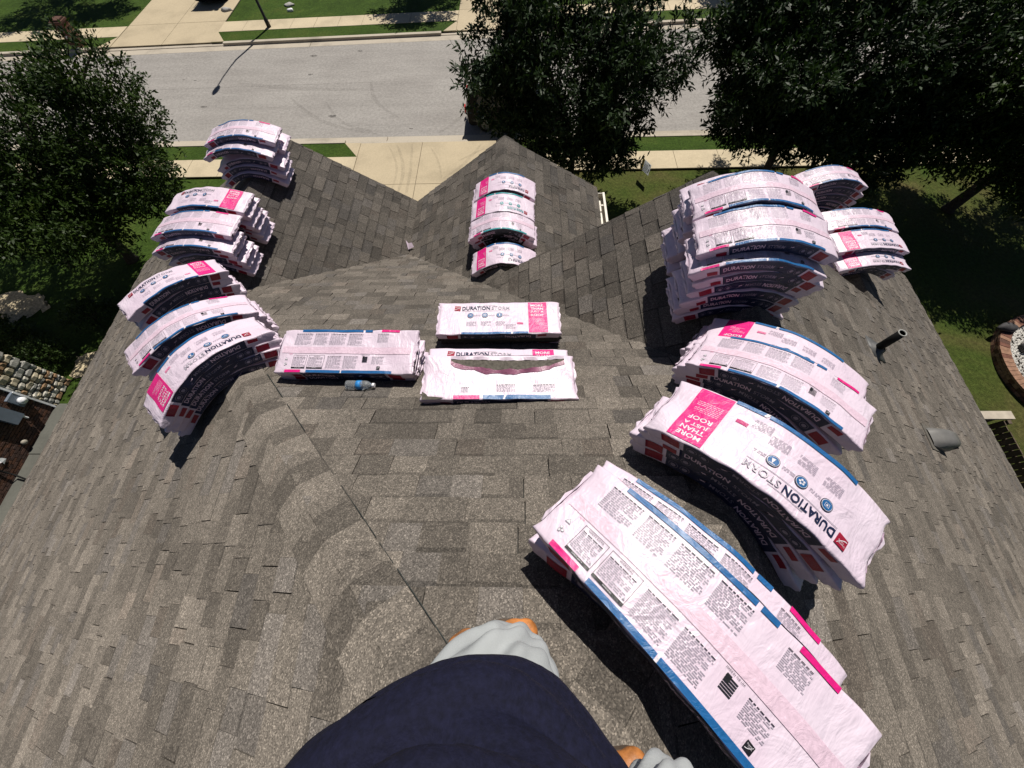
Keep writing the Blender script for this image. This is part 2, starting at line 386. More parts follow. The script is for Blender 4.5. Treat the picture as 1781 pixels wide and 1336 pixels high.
def text2d(s, h, xs=1., off=0.):
    key = (s, off)
    if key not in _tc:
        cu = bpy.data.curves.new('lettering', 'FONT'); cu.body = s; cu.size = 1; cu.resolution_u = 2; cu.offset = off; cu.align_x = 'CENTER'; cu.align_y = 'CENTER'
        ob = bpy.data.objects.new('lettering', cu); COL.objects.link(ob)
        me = bpy.data.meshes.new_from_object(ob.evaluated_get(bpy.context.evaluated_depsgraph_get()))
        v = np.array([q.co[:2] for q in me.vertices]); f = [tuple(p.vertices) for p in me.polygons]
        bpy.data.objects.remove(ob); bpy.data.curves.remove(cu); bpy.data.meshes.remove(me)
        hh = v[:, 1].max() - v[:, 1].min(); v[:, 1] -= (v[:, 1].max() + v[:, 1].min()) / 2; v[:, 0] -= (v[:, 0].max() + v[:, 0].min()) / 2
        _tc[key] = (v / hh, f)
    v, f = _tc[key]; return v * np.array([h * xs, h]), f
class Art:
    """flat print in label coordinates: s along the bundle, y across; pieces are layered"""
    def __init__(s): s.V = []; s.F = []; s.M = []
    def poly(s, pts, m, lay=0, faces=None):
        b = len(s.V); s.V += [(p[0], p[1], lay) for p in pts]
        for f in (faces or [tuple(range(len(pts)))]): s.F.append(tuple(i + b for i in f)); s.M.append(INKI[m])
    def rect(s, x0, x1, y0, y1, m, lay=0): s.poly([(x0, y0), (x1, y0), (x1, y1), (x0, y1)], m, lay)
    def text(s, st, x, y, h, m, lay=1, xs=1., off=0., w=None, rot=0.):
        v, f = text2d(st, h, xs, off)
        if w: v = v * np.array([w / (v[:, 0].max() - v[:, 0].min()), 1])
        if rot: c, q = math.cos(rot), math.sin(rot); v = v @ np.array([[c, q], [-q, c]])
        s.poly([(a[0] + x, a[1] + y) for a in v], m, lay, f)
    def disc(s, x, y, r, m, lay=0, n=18): s.poly([(x + r * math.cos(k * 2 * math.pi / n), y + r * math.sin(k * 2 * math.pi / n)) for k in range(n)], m, lay)
    def lines(s, x0, x1, y0, y1, n, m='grey', rnd=None, head=True):
        rnd = rnd or random; st = (y1 - y0) / n
        for i in range(n):
            y = y1 - (i + .5) * st; x = x0; end = x1 - (rnd.random() * .45 * (x1 - x0) if i % 4 == 3 else 0); hh = st * (.15 if not (head and i == 0) else .21)
            while x < end - .004:
                wv = min(end - x, rnd.uniform(.006, .022)); s.rect(x, x + wv, y - hh, y + hh, m if not (head and i == 0) else 'black'); x += wv + .0035
    def frame(s, x0, x1, y0, y1, m='black', t=.0014):
        s.rect(x0, x1, y0, y0 + t, m); s.rect(x0, x1, y1 - t, y1, m); s.rect(x0, x0 + t, y0 + t, y1 - t, m); s.rect(x1 - t, x1, y0 + t, y1 - t, m)
    def bake(s, ds=.03, dy=.04):
        bm = bmesh.new(); vs = [bm.verts.new((p[0], p[1], p[2] * .1)) for p in s.V]
        for f, m in zip(s.F, s.M):
            try: q = bm.faces.new([vs[i] for i in f]); q.material_index = m
            except ValueError: pass
        for k in np.arange(-.48, .49, ds): bmesh.ops.bisect_plane(bm, geom=bm.verts[:] + bm.edges[:] + bm.faces[:], plane_co=(k, 0, 0), plane_no=(1, 0, 0))
        for k in np.arange(-.15, .16, dy): bmesh.ops.bisect_plane(bm, geom=bm.verts[:] + bm.edges[:] + bm.faces[:], plane_co=(0, k, 0), plane_no=(0, 1, 0))
        bm.normal_update()
        for q in bm.faces:
            if q.normal.z < 0: q.normal_flip()
        bm.verts.index_update()
        v = np.array([q.co[:] for q in bm.verts]); v[:, 2] *= 10; f = [[a.index for a in q.verts] for q in bm.faces]; m = [q.material_index for q in bm.faces]; bm.free()
        return v, f, m
def logo(A, x, y, r, m='red'):
    A.poly([(x - r, y - r * .85), (x + r * .85, y - r), (x + r, y + r * .85), (x - r * .85, y + r)], m, 1)
    pts = [(x - r * .8 + r * 1.5 * t, y - r * .55 + r * 1.1 * t * t) for t in np.linspace(0, 1, 7)]
    A.poly(pts + [(p[0] + .0, p[1] + r * .13) for p in pts[::-1]], 'white', 2)
    A.text('Owens', x - r * .15, y + r * .42, r * .3, 'white', 2, .9); A.text('Corning', x + r * .1, y - r * .05 + r * .1, r * .3, 'white', 2, .9)
def bolt(A, x, y, h, m, lay=1, sl=1):
    A.poly([(x - .030 * sl, y - h * .5), (x + .006 * sl, y + h * .06), (x - .012 * sl, y + h * .02), (x - .002 * sl, y - h * .1)], m, lay)
    A.poly([(x + .034 * sl, y + h * .5), (x - .008 * sl, y - h * .04), (x + .014 * sl, y + h * .0), (x + .004 * sl, y + h * .12)], m, lay)
def front_art(title='DURATION', sub='STORM', acc='navy', stripe='blue', qx=1.):
    A = Art(); rr = random.Random(3)
    logo(A, -.345, .105, .027)
    A.text(title, -.19, .105, .040, acc, 1, w=.235, off=.022)
    if sub:
        A.text(sub, .015, .105, .036, 'lav', 1, w=.15, off=.012); A.text(sub, .015, .105, .034, 'white', 2, w=.147, off=-.02)
    A.rect(-.31, .09, .073, .0755, 'grey', 0); A.rect(-.17, -.02, .13, .1325, 'grey', 0)
    for i, x in enumerate((-.235, -.115, .005)):
        A.disc(x, .028, .027, acc, 0); A.disc(x, .028, .0235, 'white', 1); A.disc(x, .028, .0215, acc if acc != 'navy' else 'blue', 2)
        if i == 0: A.frame(x - .010, x + .010, .020, .038, 'white'); A.V[-16:] = [(p[0], p[1], 3) for p in A.V[-16:]]; A.disc(x, .029, .0045, 'white', 3, 10)
        if i == 1:
            for k in range(5): A.disc(x + .009 * math.cos(k * 1.257), .028 + .009 * math.sin(k * 1.257), .0048, 'white', 3, 8)
        if i == 2: A.poly([(x - .006, .016), (x + .010, .018), (x + .001, .042)], 'white', 3); A.rect(x - .012, x + .012, .041, .044, 'white', 3)
        A.lines(x + .030, x + .082, .016, .034, 2, 'lav', rr, False)
        A.lines(x - .03, x + .05, -.085, -.035, 6, 'lav', rr, False)
    A.lines(.06, .14, -.12, -.07, 6, 'lav', rr, False); A.rect(.15, .20, -.06, -.055, 'pink'); A.rect(.15, .20, -.067, -.063, 'pink'); A.rect(.15, .20, -.074, -.070, 'pink')
    # magenta slogan panel
    A.rect(.245, .40, -.158, .158, 'pink', 0)
    for tx, yy, ww in (('MORE', .125, .105), ('THAN', .09, .105), ('JUST A', .055, .11), ('ROOF', .020, .105)): A.text(tx, .318, yy, .025, 'white', 1, w=ww, off=.02)
    A.lines(.262, .375, -.085, -.015, 7, 'pale', rr, False); A.V[:] = A.V
    A.rect(-.30, .10, -.170, -.150, stripe, 0); A.rect(.115, .24, -.170, -.150, stripe, 0); A.poly([(.10, -.17), (.115, -.17), (.125, -.15), (.11, -.15)], 'white', 0)
    return A.bake()
def back_art(stripe='blue', seed=5):
    A = Art(); rr = random.Random(seed)
    A.rect(-.47, .47, -.022, .030, 'pale', -.6)
    for yy in (.150,):
        A.rect(-.36, .10, yy, .168, stripe, 0); A.rect(.115, .17, yy, .168, stripe, 0); A.rect(.24, .37, yy, .168, 'pink', 0)
    A.rect(-.42, -.30, -.168, -.148, 'pink', 0); A.rect(-.26, -.01, -.168, -.148, stripe, 0); A.rect(.0, .36, -.168, -.148, stripe, 0); A.poly([(-.01, -.168), (.0, -.168), (.006, -.148), (-.004, -.148)], 'white', 0)
    # boxed notices near one end
    for x0, x1, ttl in ((-.375, -.275, 'SAFETY DATA'), (-.262, -.145, 'WARNING')):
        A.frame(x0, x1, -.138, -.035); A.rect(x0, x1, -.138, -.128, 'black', 0); A.text(ttl, (x0 + x1) / 2, -.133, .005, 'white', 1)
        A.lines(x0 + .006, x1 - .012, -.122, -.052, 11, 'grey', rr); A.text(ttl, (x0 + x1) / 2, -.043, .006, 'black', 1, 1.2)
        A.poly([(x1 - .014, -.120), (x1 - .004, -.120), (x1 - .009, -.111)], 'grey', 1)
    A.poly([(-.437, -.075), (-.413, -.075), (-.425, -.055)], 'grey', 0); A.poly([(-.433, -.0728), (-.417, -.0728), (-.425, -.059)], 'white', 1)
    for k in range(3): A.disc(-.425 + .007 * math.cos(k * 2.09), -.105 + .007 * math.sin(k * 2.09), .006, 'grey', 0, 10); A.disc(-.425 + .007 * math.cos(k * 2.09), -.105 + .007 * math.sin(k * 2.09), .0045, 'white', 1, 10)
    A.text('ASTM', -.40, -.03, .006, 'pink', 1)
    for x0, x1, n in ((-.125, -.02, 15), (.0, .10, 15)): A.lines(x0, x1, -.135, -.040, n, 'grey', rr)
    for x0, x1, n in ((-.40, -.275, 12), (-.255, -.155, 13), (-.135, -.02, 12), (.0, .105, 13)): A.lines(x0, x1, .045, .137, n, 'grey', rr)
    A.lines(.215, .30, .07, .137, 11, 'grey', rr)
    # small flag
    for k in range(6): A.rect(.135, .172, -.085 + k * .0075, -.081 + k * .0075, 'black', 0)
    A.rect(.135, .150, -.062, -.040, 'black', 1); A.text('MADE IN THE USA', .155, -.030, .005, 'black', 1)
    A.lines(.205, .285, -.10, -.04, 10, 'grey', rr); logo(A, .262, -.128, .013, 'black')
    return A.bake()
def side_art(flip=False, title='DURATION', sub='STORM', base='navy', seed=1):
    """side strip: s along, y = height 0..1 of the strip (scaled later)"""
    A = Art(); rr = random.Random(seed)
    A.rect(-.30, .31, .0, 1.0, base, 0); A.rect(.33, .42, .10, .90, 'red', 0); A.rect(-.385, -.315, .10, .55, 'red', 0)
    for k in range(4): A.lines(.345, .405, .25 + k * .12, .33 + k * .12, 1, 'wine', rr, False)
    sh = rr.uniform(-.03, .03)
    def tx(s, x, y, h, m, w_, off=0., lay=1):
        if not s: return
        v, f = text2d(s, 1., 1., off); v = v * np.array([w_ / (v[:, 0].max() - v[:, 0].min()), h])
        A.poly([(a[0] + x, a[1] + y) for a in v], m, lay, f)
    tx(title, -.185 + sh, .50, .44, 'pale', .21, .022); tx(sub, .00 + sh, .46, .34, 'lav', .12, .005)
    def bl(x, m):
        A.poly([(x - .034, .12), (x + .008, .58), (x - .014, .52), (x - .004, .42)], m, 1); A.poly([(x + .036, .90), (x - .01, .46), (x + .016, .52), (x + .004, .62)], m, 1)
    bl(.125, 'pale')
    for x in (.215, .272):
        for r_, m_, ly in ((.024, 'lav', 1), (.0215, base, 2), (.013, 'lav', 3)):
            A.poly([(x + r_ * math.cos(k * .3927), .5 + r_ * 13 * math.sin(k * .3927)) for k in range(16)], m_, ly)
    if flip: A.V = [(-p[0], 1 - p[1], p[2]) for p in A.V]
    v, f, m = A.bake(.02, 9.)
    return v, f, m
ART = {'F': front_art(), 'B': back_art(), 'T': front_art('STARTER STRIP PLUS', '', 'navy'), 'P': front_art('PROEDGE HIP & RIDGE', '', 'teal', 'teal'), 'Q': back_art('teal', 9)}
SIDE = [side_art(False, seed=1), side_art(True, seed=2)]
SIDEP = [side_art(False, 'PROEDGE', '', 'black', 3), side_art(True, 'PROEDGE', '', 'black', 4)]
SIDES = [side_art(False, 'STARTER', 'STRIP', 'black', 5), side_art(True, 'STARTER', 'STRIP', 'black', 6)]
W0 = .34
class Bend:
    def __init__(s, pose, L, t, K=3., seed=0, W=W0):
        x, y, z, psi, tilt, roll, beta = pose; s.L = L; s.t = t; s.W = W
        w = np.array([math.sin(psi) * math.cos(tilt), math.cos(psi) * math.cos(tilt), math.sin(tilt)])
        l0 = np.array([math.cos(psi), -math.sin(psi), 0]); n0 = np.cross(l0, w)
        s.w = w; s.l = math.cos(roll) * l0 + math.sin(roll) * n0; s.n = -math.sin(roll) * l0 + math.cos(roll) * n0
        s.c = np.array([x, y, z]); S = np.linspace(-.56, .56, 113); s.S = S
        ph = -beta * .5 * np.tanh(K * S) / math.tanh(K / 2); s.ph = ph
        cx = np.concatenate([[0], np.cumsum((np.cos(ph[1:]) + np.cos(ph[:-1])) / 2 * np.diff(S))]) * L
        cz = np.concatenate([[0], np.cumsum((np.sin(ph[1:]) + np.sin(ph[:-1])) / 2 * np.diff(S))]) * L
        s.cx = cx - cx[56]; s.cz = cz - cz[56]
        r = random.Random(seed); s.wv = [(r.uniform(6, 20), r.uniform(2, 7), r.uniform(0, 6.28), r.uniform(.0005, .0013)) for _ in range(7)]
        s.en = [(r.uniform(18, 34), r.uniform(0, 6.28), r.uniform(.0015, .0035)) for _ in range(4)]; s.r = r
        s.tw = r.uniform(-.004, .004)
    def disp(s, S, Y):
        d = 0
        for a, b, p, A in s.wv: d = d + A * np.sin(a * S * 2 + b * Y * 4 + p)
        e = np.clip((np.abs(S) - .30) / .2, 0, 1)
        for k, p, A in s.en: d = d + A * e * e * np.sin(k * Y + 9 * S + p)
        return d
    def map(s, S, Y, Z):
        S, Y, Z = (np.asarray(q, float) for q in (S, Y, Z))
        d = s.disp(S, Y) * np.where(Z > -s.t * .5, 1., .4)
        cx = np.interp(S, s.S, s.cx); cz = np.interp(S, s.S, s.cz); ph = np.interp(S, s.S, s.ph); zz = Z + d
        a = cx - np.sin(ph) * zz; b = cz + np.cos(ph) * zz
        return s.c + np.outer(a, s.l) + np.outer(b, s.n) + np.outer(Y, s.w) + UP
def ring(W, t, r=.014):
    p = []
    h = W / 2
    for y in np.linspace(-h + r, h - r, 15): p.append((y, 0.))
    for a in (60, 30): p.append((h - r + r * math.cos(math.radians(a)), -r + r * math.sin(math.radians(a))))
    for z in np.linspace(-r, -t + r, 4): p.append((h, z))
    for a in (-30, -60): p.append((h - r + r * math.cos(math.radians(a)), -t + r + r * math.sin(math.radians(a))))
    for y in np.linspace(h - r, -h + r, 7): p.append((y, -t))
    for a in (240, 210): p.append((-h + r + r * math.cos(math.radians(a)), -t + r + r * math.sin(math.radians(a))))
    for z in np.linspace(-t + r, -r, 4): p.append((-h, z))
    for a in (150, 120): p.append((-h + r + r * math.cos(math.radians(a)), -r + r * math.sin(math.radians(a))))
    return np.array(p)
def bundle(pose, L, t, top, flip, label, group, K=3., seed=0, side=0, kind='D', W=W0, bare=False):
    B = Bend(pose, L, t, K, seed, W); rg = ring(W, t, min(.009, t * .2)); n = len(rg); rnd = B.r; UVs = []
    st = np.concatenate([[-.5, -.495], np.linspace(-.48, .48, 43), [.495, .5]]); V = []; F = []
    for i, s_ in enumerate(st):
        e = abs(s_); q = rg.copy(); sq = 1.0 if e < .485 else (.965 if e < .498 else .86)
        q[:, 1] = -t / 2 + (q[:, 1] + t / 2) * sq; q[:, 0] *= .992 if e > .49 else 1
        bul = .0022 * np.sin(q[:, 0] * 0 + s_ * 37 + seed) * (np.abs(q[:, 0]) > W / 2 - .002)        # sides bulge unevenly
        q[:, 0] += np.sign(q[:, 0]) * bul
        ss = np.full(n, s_)
        if e > .47:      # crumpled, gathered ends
            ss = ss + np.sign(s_) * (.0028 * np.sin(q[:, 0] * 34 + seed) + .0022 * np.sin(q[:, 1] * 120 + q[:, 0] * 31 + seed * 2) + .020 * (np.abs(q[:, 0]) / (W / 2)) ** 5 * (q[:, 1] > -t * .45) - .008) * (e - .46) / .04
        V.append(B.map(ss, q[:, 0], q[:, 1])); UVs.append(np.stack([np.full(n, s_ + .5), q[:, 0] - q[:, 1]], 1))
    V = np.concatenate(V)
    for i in range(len(st) - 1):
        for j in range(n): F.append((i * n + j, i * n + (j + 1) % n, (i + 1) * n + (j + 1) % n, (i + 1) * n + j))
    for i0, rev in ((0, False), (len(st) - 1, True)):
        base = list(range(i0 * n, i0 * n + n)); cin = len(V)
        sg = -1 if i0 == 0 else 1; q = rg * np.array([.8, 1]); q[:, 1] = -t / 2 + (q[:, 1] + t / 2) * .5
        V = np.concatenate([V, B.map(np.full(n, sg * .503) + .004 * np.sin(q[:, 0] * 80 + seed), q[:, 0], q[:, 1])])
        UVs.append(np.stack([np.full(n, sg * .52 + .5), q[:, 0] - q[:, 1]], 1))
        for j in range(n):
            f = (base[j], cin + j, cin + (j + 1) % n, base[(j + 1) % n]); F.append(f if not rev else f[::-1])
        cap = tuple(range(cin, cin + n)); F.append(cap[::-1] if rev else cap)
    # outward winding test on the top face
    me_n = np.cross(V[F[0][1]] - V[F[0][0]], V[F[0][2]] - V[F[0][1]])
    if me_n @ B.n < 0: F = [f[::-1] for f in F]
    o = mesh('shingle_bundle', V - (B.c + UP), F, MAT['wrap'], None, True); o.location = Vector(B.c + UP)
    ua = np.concatenate(UVs) + np.array([seed * 1.7, seed * .9]); lv = np.zeros(len(o.data.loops), np.int32); o.data.loops.foreach_get('vertex_index', lv)
    ul = o.data.uv_layers.new(name='film'); ul.data.foreach_set('uv', ua[lv].astype(np.float32).ravel())
    if bare: o.data.materials[0] = INK['bare']
    tag(o, label, 'shingle bundle', group)
    def child(name, V, F, M):
        me = bpy.data.meshes.new(name); me.from_pydata((V - (B.c + UP)).tolist(), [], F)
        for a in INKM: me.materials.append(a)
        me.polygons.foreach_set('material_index', M); me.polygons.foreach_set('use_smooth', [True] * len(F))
        c = bpy.data.objects.new(name, me); COL.objects.link(c); c.parent = o; return c
    if top:
        v, f, m = ART[top]; sg = -1. if flip else 1.
        S_ = v[:, 0] * sg; Y_ = v[:, 1] * sg * (W / W0)
        child('printed_top', B.map(S_, Y_, .0034 + v[:, 2] * .0009), f, m)
    if not bare:
        SS = {'D': SIDE, 'P': SIDEP, 'S': SIDES}[kind]; r_ = min(.009, t * .2)
        for sd in (-1, 1):
            v, f, m = SS[(side + (sd > 0)) % 2]; zz = -t + r_ * .6 + v[:, 1] * (t - r_ * 1.1)
            s_ = v[:, 0] * (-sd)
            bul = .0022 * np.sin(s_ * 37 + seed)
            P = B.map(-s_ if False else s_, np.full(len(v), 0.) + sd * (W / 2 + bul + .0022 + v[:, 2] * .0009), zz)
            child('printed_side', P, [q if sd < 0 else q for q in f], m)
    # loose folded flaps of film at both ends
    for sg in (-1, 1):
        nn = 9; V2 = []; F2 = []; a0 = rnd.uniform(.55, .9); k0 = rnd.uniform(0, 6)
        for i in range(nn):
            y = -W / 2 * a0 + W * a0 * i / (nn - 1); h = rnd.uniform(.2, .95)
            for j, (ds, dz) in enumerate(((.0, -.004), (.012 + .006 * math.sin(i * 2 + k0), -t * .25 * h), (.007, -t * (.45 + .25 * h)))):
                V2.append((sg * (.497 + ds), y, dz))
        V2 = np.array(V2); P = B.map(V2[:, 0], V2[:, 1], V2[:, 2])
        for i in range(nn - 1):
            for j in range(2): F2.append((i * 3 + j, i * 3 + j + 1, i * 3 + j + 4, i * 3 + j + 3))
        c = mesh('end_flap', P - (B.c + UP), F2, MAT['wrap'] if not bare else INK['bare'], None, False); c.parent = o
    return o, B
HIPA = math.atan(.45)
def lerp(a, b, t): return a + (b - a) * t
def ordinal(i, n):
    if i == n - 1: return 'topmost'
    if i == 0 and n > 1: return 'lowest'
    return ['', 'second from the top', 'third from the top', 'fourth from the top', 'fifth from the top', 'sixth from the top', 'seventh from the top'][n - 1 - i]
seedc = [10]
def column(top, kind, desc, group, art, flip, n=None, L=1.0, t0=.082, offs=None, K=3., kindc='D', W=W0, base_beta=None, t_=None, tops=None, psi0=None, bares=()):
    """one column of bundles below a fitted top pose; the lowest lies on the roof, those above bend less and less"""
    x, y, z, psi, tilt, roll, beta = top
    wv = np.array([math.sin(psi) * math.cos(tilt), math.cos(psi) * math.cos(tilt), math.sin(tilt)])
    near = np.array([x, y, z]) - wv * W / 2
    zr = zroof(near[0], near[1])
    if kind == 'ridge': bt, bb, bp = 0., 1.12, 0. if psi0 is None else psi0
    elif kind == 'hip': bt, bb, bp = -HIPA + .06, .98, math.copysign(math.pi / 4, psi)
    else: bt, bb, bp = -.575, 0., 0.
    if base_beta is not None: bb = base_beta
    gap = near[2] - zr - .02
    if n is None: n = max(1, round(gap / t0))
    t = t_ or min(.098, gap / n * .97)
    res = []
    for j in range(n):
        f = (j + 1) / n if n > 1 else 1.; f0 = j / max(1, n - 1) if n > 1 else 1.
        N_ = near.copy(); N_[2] = zr + .02 + gap * f
        if kind == 'flat': N_[1] += .055 * (1 - f0); N_[2] -= .055 * (1 - f0) * .67
        ti = lerp(bt, tilt, f0); ps = lerp(bp, psi, f0) ; be = lerp(bb, beta, f0); ro = lerp(0, roll, f0)
        seedc[0] += 1; r = random.Random(seedc[0])
        if j < n - 1: ps += r.uniform(-.03, .03)
        w_ = np.array([math.sin(ps) * math.cos(ti), math.cos(ps) * math.cos(ti), math.sin(ti)]); l_ = np.array([math.cos(ps), -math.sin(ps), 0])
        c = N_ + w_ * W / 2
        if kind in ('ridge', 'hip') and j < n - 1: c = c + l_ * r.uniform(-.035, .035)
        if offs and j < n - 1 and n - 2 - j < len(offs): c = c + w_ * offs[n - 2 - j]
        a = art if j == n - 1 else (tops or {}).get(n - 1 - j)
        fl = flip
        if isinstance(a, tuple): a, fl = a
        lab = desc.replace('@', ordinal(j, n)) if n > 1 else desc.replace(', @ in', ' in')
        res.append(bundle((c[0], c[1], c[2], ps, ti, ro, be), L, t, a, fl, lab, group, K if j else K + .8, seedc[0], r.randrange(2), kindc, W, (n - 1 - j) in bares))
    return res
PO = {'1b': [-3.797, 5.196, -2.996, -0.013, 0.016, 0.008, 0.726], '2a': [-3.783, 3.889, -3.003, 0.044, -0.019, 0.012, 0.588], '2b': [-3.812, 3.503, -3.012, 0.027, -0.041, 0.035, 0.593], '3a': [-3.629, 2.578, -2.926, -0.879, -0.142, -0.161, 0.69], '3b': [-2.71, 1.719, -2.415, -0.793, -0.199, -0.132, 0.877], '3c': [-2.318, 1.292, -2.233, -0.952, -0.224, -0.02, 1.031], '4': [-1.249, 1.335, -2.281, 0.045, 0.077, 0.054, 0.0], '5a': [-0.199, 1.826, -2.589, -0.022, -0.1, -0.017, 0.0], '5c': [-0.159, 1.146, -2.312, -0.031, -0.069, -0.056, 0.0], '7b': [1.779, 2.52, -1.935, 0.079, -0.021, 0.033, 1.07], '7c': [1.747, 2.155, -1.946, 0.086, 0.015, 0.042, 0.971], '8a': [4.655, 4.298, -3.81, 0.003, 0.028, -0.041, 0.604], '8b': [4.667, 3.935, -3.839, -0.045, -0.003, -0.051, 0.532], '9': [4.501, 5.091, -3.724, -0.055, -0.052, -0.023, 0.886], '10b': [1.496, 0.999, -1.944, 0.714, -0.181, 0.166, 0.834], '11': [1.039, 0.399, -1.558, 0.774, -0.092, 0.077, 0.858], '12a': [0.481, -0.13, -1.257, 0.848, -0.058, 0.105, 0.602]}
def shift(p, dw=0., dz=0., dl=0., **k):
    p = list(p); psi, tilt = p[3], p[4]
    w_ = (math.sin(psi) * math.cos(tilt), math.cos(psi) * math.cos(tilt), math.sin(tilt))
    p = [p[0] + w_[0] * dw + math.cos(psi) * dl, p[1] + w_[1] * dw - math.sin(psi) * dl, p[2] + w_[2] * dw + dz] + p[3:]
    for q, v in k.items(): p[{'psi': 3, 'tilt': 4, 'roll': 5, 'beta': 6}[q]] = v
    return p
# left wing ridge
g1 = 'bundles bent over the far end of the left ridge'
column(PO['1b'], 'ridge', 'pink bundle, @ in the stack at the far left ridge end', g1, 'B', False, n=6, offs=[-.15, .10, -.12, -.16, -.20], tops={1: 'B', 2: 'B'})
g2 = 'bundles bent over the middle of the left ridge'
column(PO['2a'], 'ridge', 'pink bundle, @ in the far column mid left ridge', g2, 'F', False, n=6, offs=[.02, -.02, .02, 0, .01])
column(shift(PO['2b'], .0), 'ridge', 'pink bundle, @ in the near column mid left ridge', g2, 'B', False, n=6, offs=[-.16, -.12, -.14, -.1, -.12], tops={1: 'B'})
g3_ = 'bundles bent over the left hip'
column(PO['3a'], 'hip', 'pink bundle, @ in the farthest left hip pile', g3_, 'F', False, n=4)
column(PO['3b'], 'hip', 'pink bundle, @ in the middle left hip pile', g3_, 'B', False, n=4)
column(PO['3c'], 'hip', 'pink bundle, @ in the nearest left hip pile', g3_, 'F', True, n=4)
g4 = 'bundles lying flat on the front slope'
column(PO['4'], 'flat', 'flat pink bundle, @ in the pile above the water bottle', g4, 'B', False, n=3, base_beta=0., t_=.078)
column(PO['5a'], 'flat', 'flat pink bundle, @ in the pile beyond the torn bundle', g4, 'F', False, n=4, t_=.062, bares=(1, 2))
g6 = 'bundles bent over the ridge of the middle gable'
column([-.245, 4.60, -3.40, .03, .0, .03, 1.25], 'ridge', 'starter strip bundle, @ in the farthest pile on the middle gable', g6, 'T', True, n=2, L=.92, t_=.085, kindc='S')
column([-.262, 4.20, -3.40, -.0, .0, .0, 1.2], 'ridge', 'teal lettered bundle, @ in the second pile on the middle gable', g6, 'P', True, n=3, L=.92, t_=.085, kindc='P', offs=[.1], tops={1: ('P', False)})
column([-.262, 3.90, -3.41, .0, .0, .0, 1.2], 'ridge', 'teal edged bundle, @ in the third pile on the middle gable', g6, 'Q', False, n=3, L=.92, t_=.085, kindc='P')
column([-.245, 3.46, -3.53, -.01, -.01, .02, 1.25], 'ridge', 'single starter strip bundle nearest to the viewer on the middle gable', g6, 'T', True, n=1, L=.92, t_=.08, kindc='S')
g7 = 'tall stack of bundles on the right ridge'
S7 = .90
def sc7(p): return [c * S7 for c in p[:3]] + list(p[3:])
column(sc7(PO['7b']), 'ridge', 'pink bundle, @ in the far half of the tall right stack', g7, 'B', False, n=7, offs=[.11, .06, .1, .05, .08, .04], tops={1: ('F', False)}, L=.905, W=.308, t0=.078)
column(sc7(PO['7c']), 'ridge', 'pink bundle, @ in the near half of the tall right stack', g7, 'B', False, n=7, offs=[-.08, -.08, -.075, -.09, -.08, -.085], tops={1: 'B'}, L=.905, W=.308)
g8 = 'bundles on the low right front ridge'
column(PO['8a'], 'ridge', 'pink bundle, @ in the far half of the right eave stack', g8, 'B', False, n=5, W=.34)
column(PO['8b'], 'ridge', 'pink bundle, @ in the near half of the right eave stack', g8, 'F', True, n=5, offs=[-.22, -.12, -.14, -.1], tops={1: 'F'})
column(shift(PO['9'], 0), 'ridge', 'pink bundle, @ in the stack nearest the right trees', g8, 'B', False, n=5)
g10 = 'bundles bent over the right hip'
column(shift(PO['10b'], .26, -.075, -.03), 'hip', 'pink bundle, @ in the farthest right hip pile', g10, 'F', True, n=3)
column(PO['10b'], 'hip', 'pink bundle, @ in the right hip pile before the tall stack', g10, 'B', False, n=4)
column(PO['11'], 'hip', 'pink bundle, @ in the pile topped by a pink slogan panel', g10, 'F', True, n=4)
column(PO['12a'], 'hip', 'large pink bundle, @ in the pile beside the photographer', g10, 'B', False, n=3, offs=[.13, .05], tops={1: 'B'}, base_beta=.8)
# the opened bundle in the middle of the front slope: torn film, bare shingles showing in the tear
p5 = [c * .972 for c in PO['5c'][:3]] + list(PO['5c'][3:])
seedc[0] += 1
under, Bu = bundle(shift(p5, .125, -.062, -.01, tilt=-.3), .985, .08, 'F', False, 'flat bundle with its front print showing under the torn open bundle', g4, 3., seedc[0])
opened, Bo = bundle(p5, 1.0, .08, None, False, 'torn open pink bundle with dark shingles showing through a long split', g4, 3., seedc[0] + 1)
def decal(o, B, name, pts, z, mat, ds=.03):
    P = B.map([p[0] for p in pts], [p[1] for p in pts], [p[2] if len(p) > 2 else z for p in pts]) - (B.c + UP)
    return P
def strip(o, B, name, a, b, mat):
    V = np.concatenate([B.map(*np.array(a).T), B.map(*np.array(b).T)]) - (B.c + UP); k = len(a)
    c = mesh(name, V, [(i, i + 1, k + i + 1, k + i) for i in range(k - 1)], mat, None, True); c.parent = o; return c
ss = np.linspace(-.33, .44, 30); rr = random.Random(4)
up = [(.152 - .012 * math.sin((s + .33) * 3.9)) for s in ss]; lo = [.13 - .085 * math.sin(math.pi * (s + .33) / .77) ** .7 + rr.uniform(-.006, .006) for s in ss]
strip(opened, Bo, 'exposed_shingle', [(s, a, .0036) for s, a in zip(ss, up)], [(s, b, .0036) for s, b in zip(ss, lo)], MAT['bare_top'])
strip(opened, Bo, 'torn_flap', [(s, b, .003 + .022 * abs(math.sin(i * .55)) * math.sin(math.pi * i / 29)) for i, (s, b) in enumerate(zip(ss, lo))],
      [(s, b - .028 - .008 * math.sin(i * .9), .004) for i, (s, b) in enumerate(zip(ss, lo))], INK['wine'])
strip(opened, Bo, 'torn_flap', [(s, a + .004, .012 + .006 * math.sin(i)) for i, (s, a) in enumerate(zip(ss, up))], [(s, a - .016, .006 + .004 * math.sin(i * 1.7)) for i, (s, a) in enumerate(zip(ss, up))], MAT['wrap'])
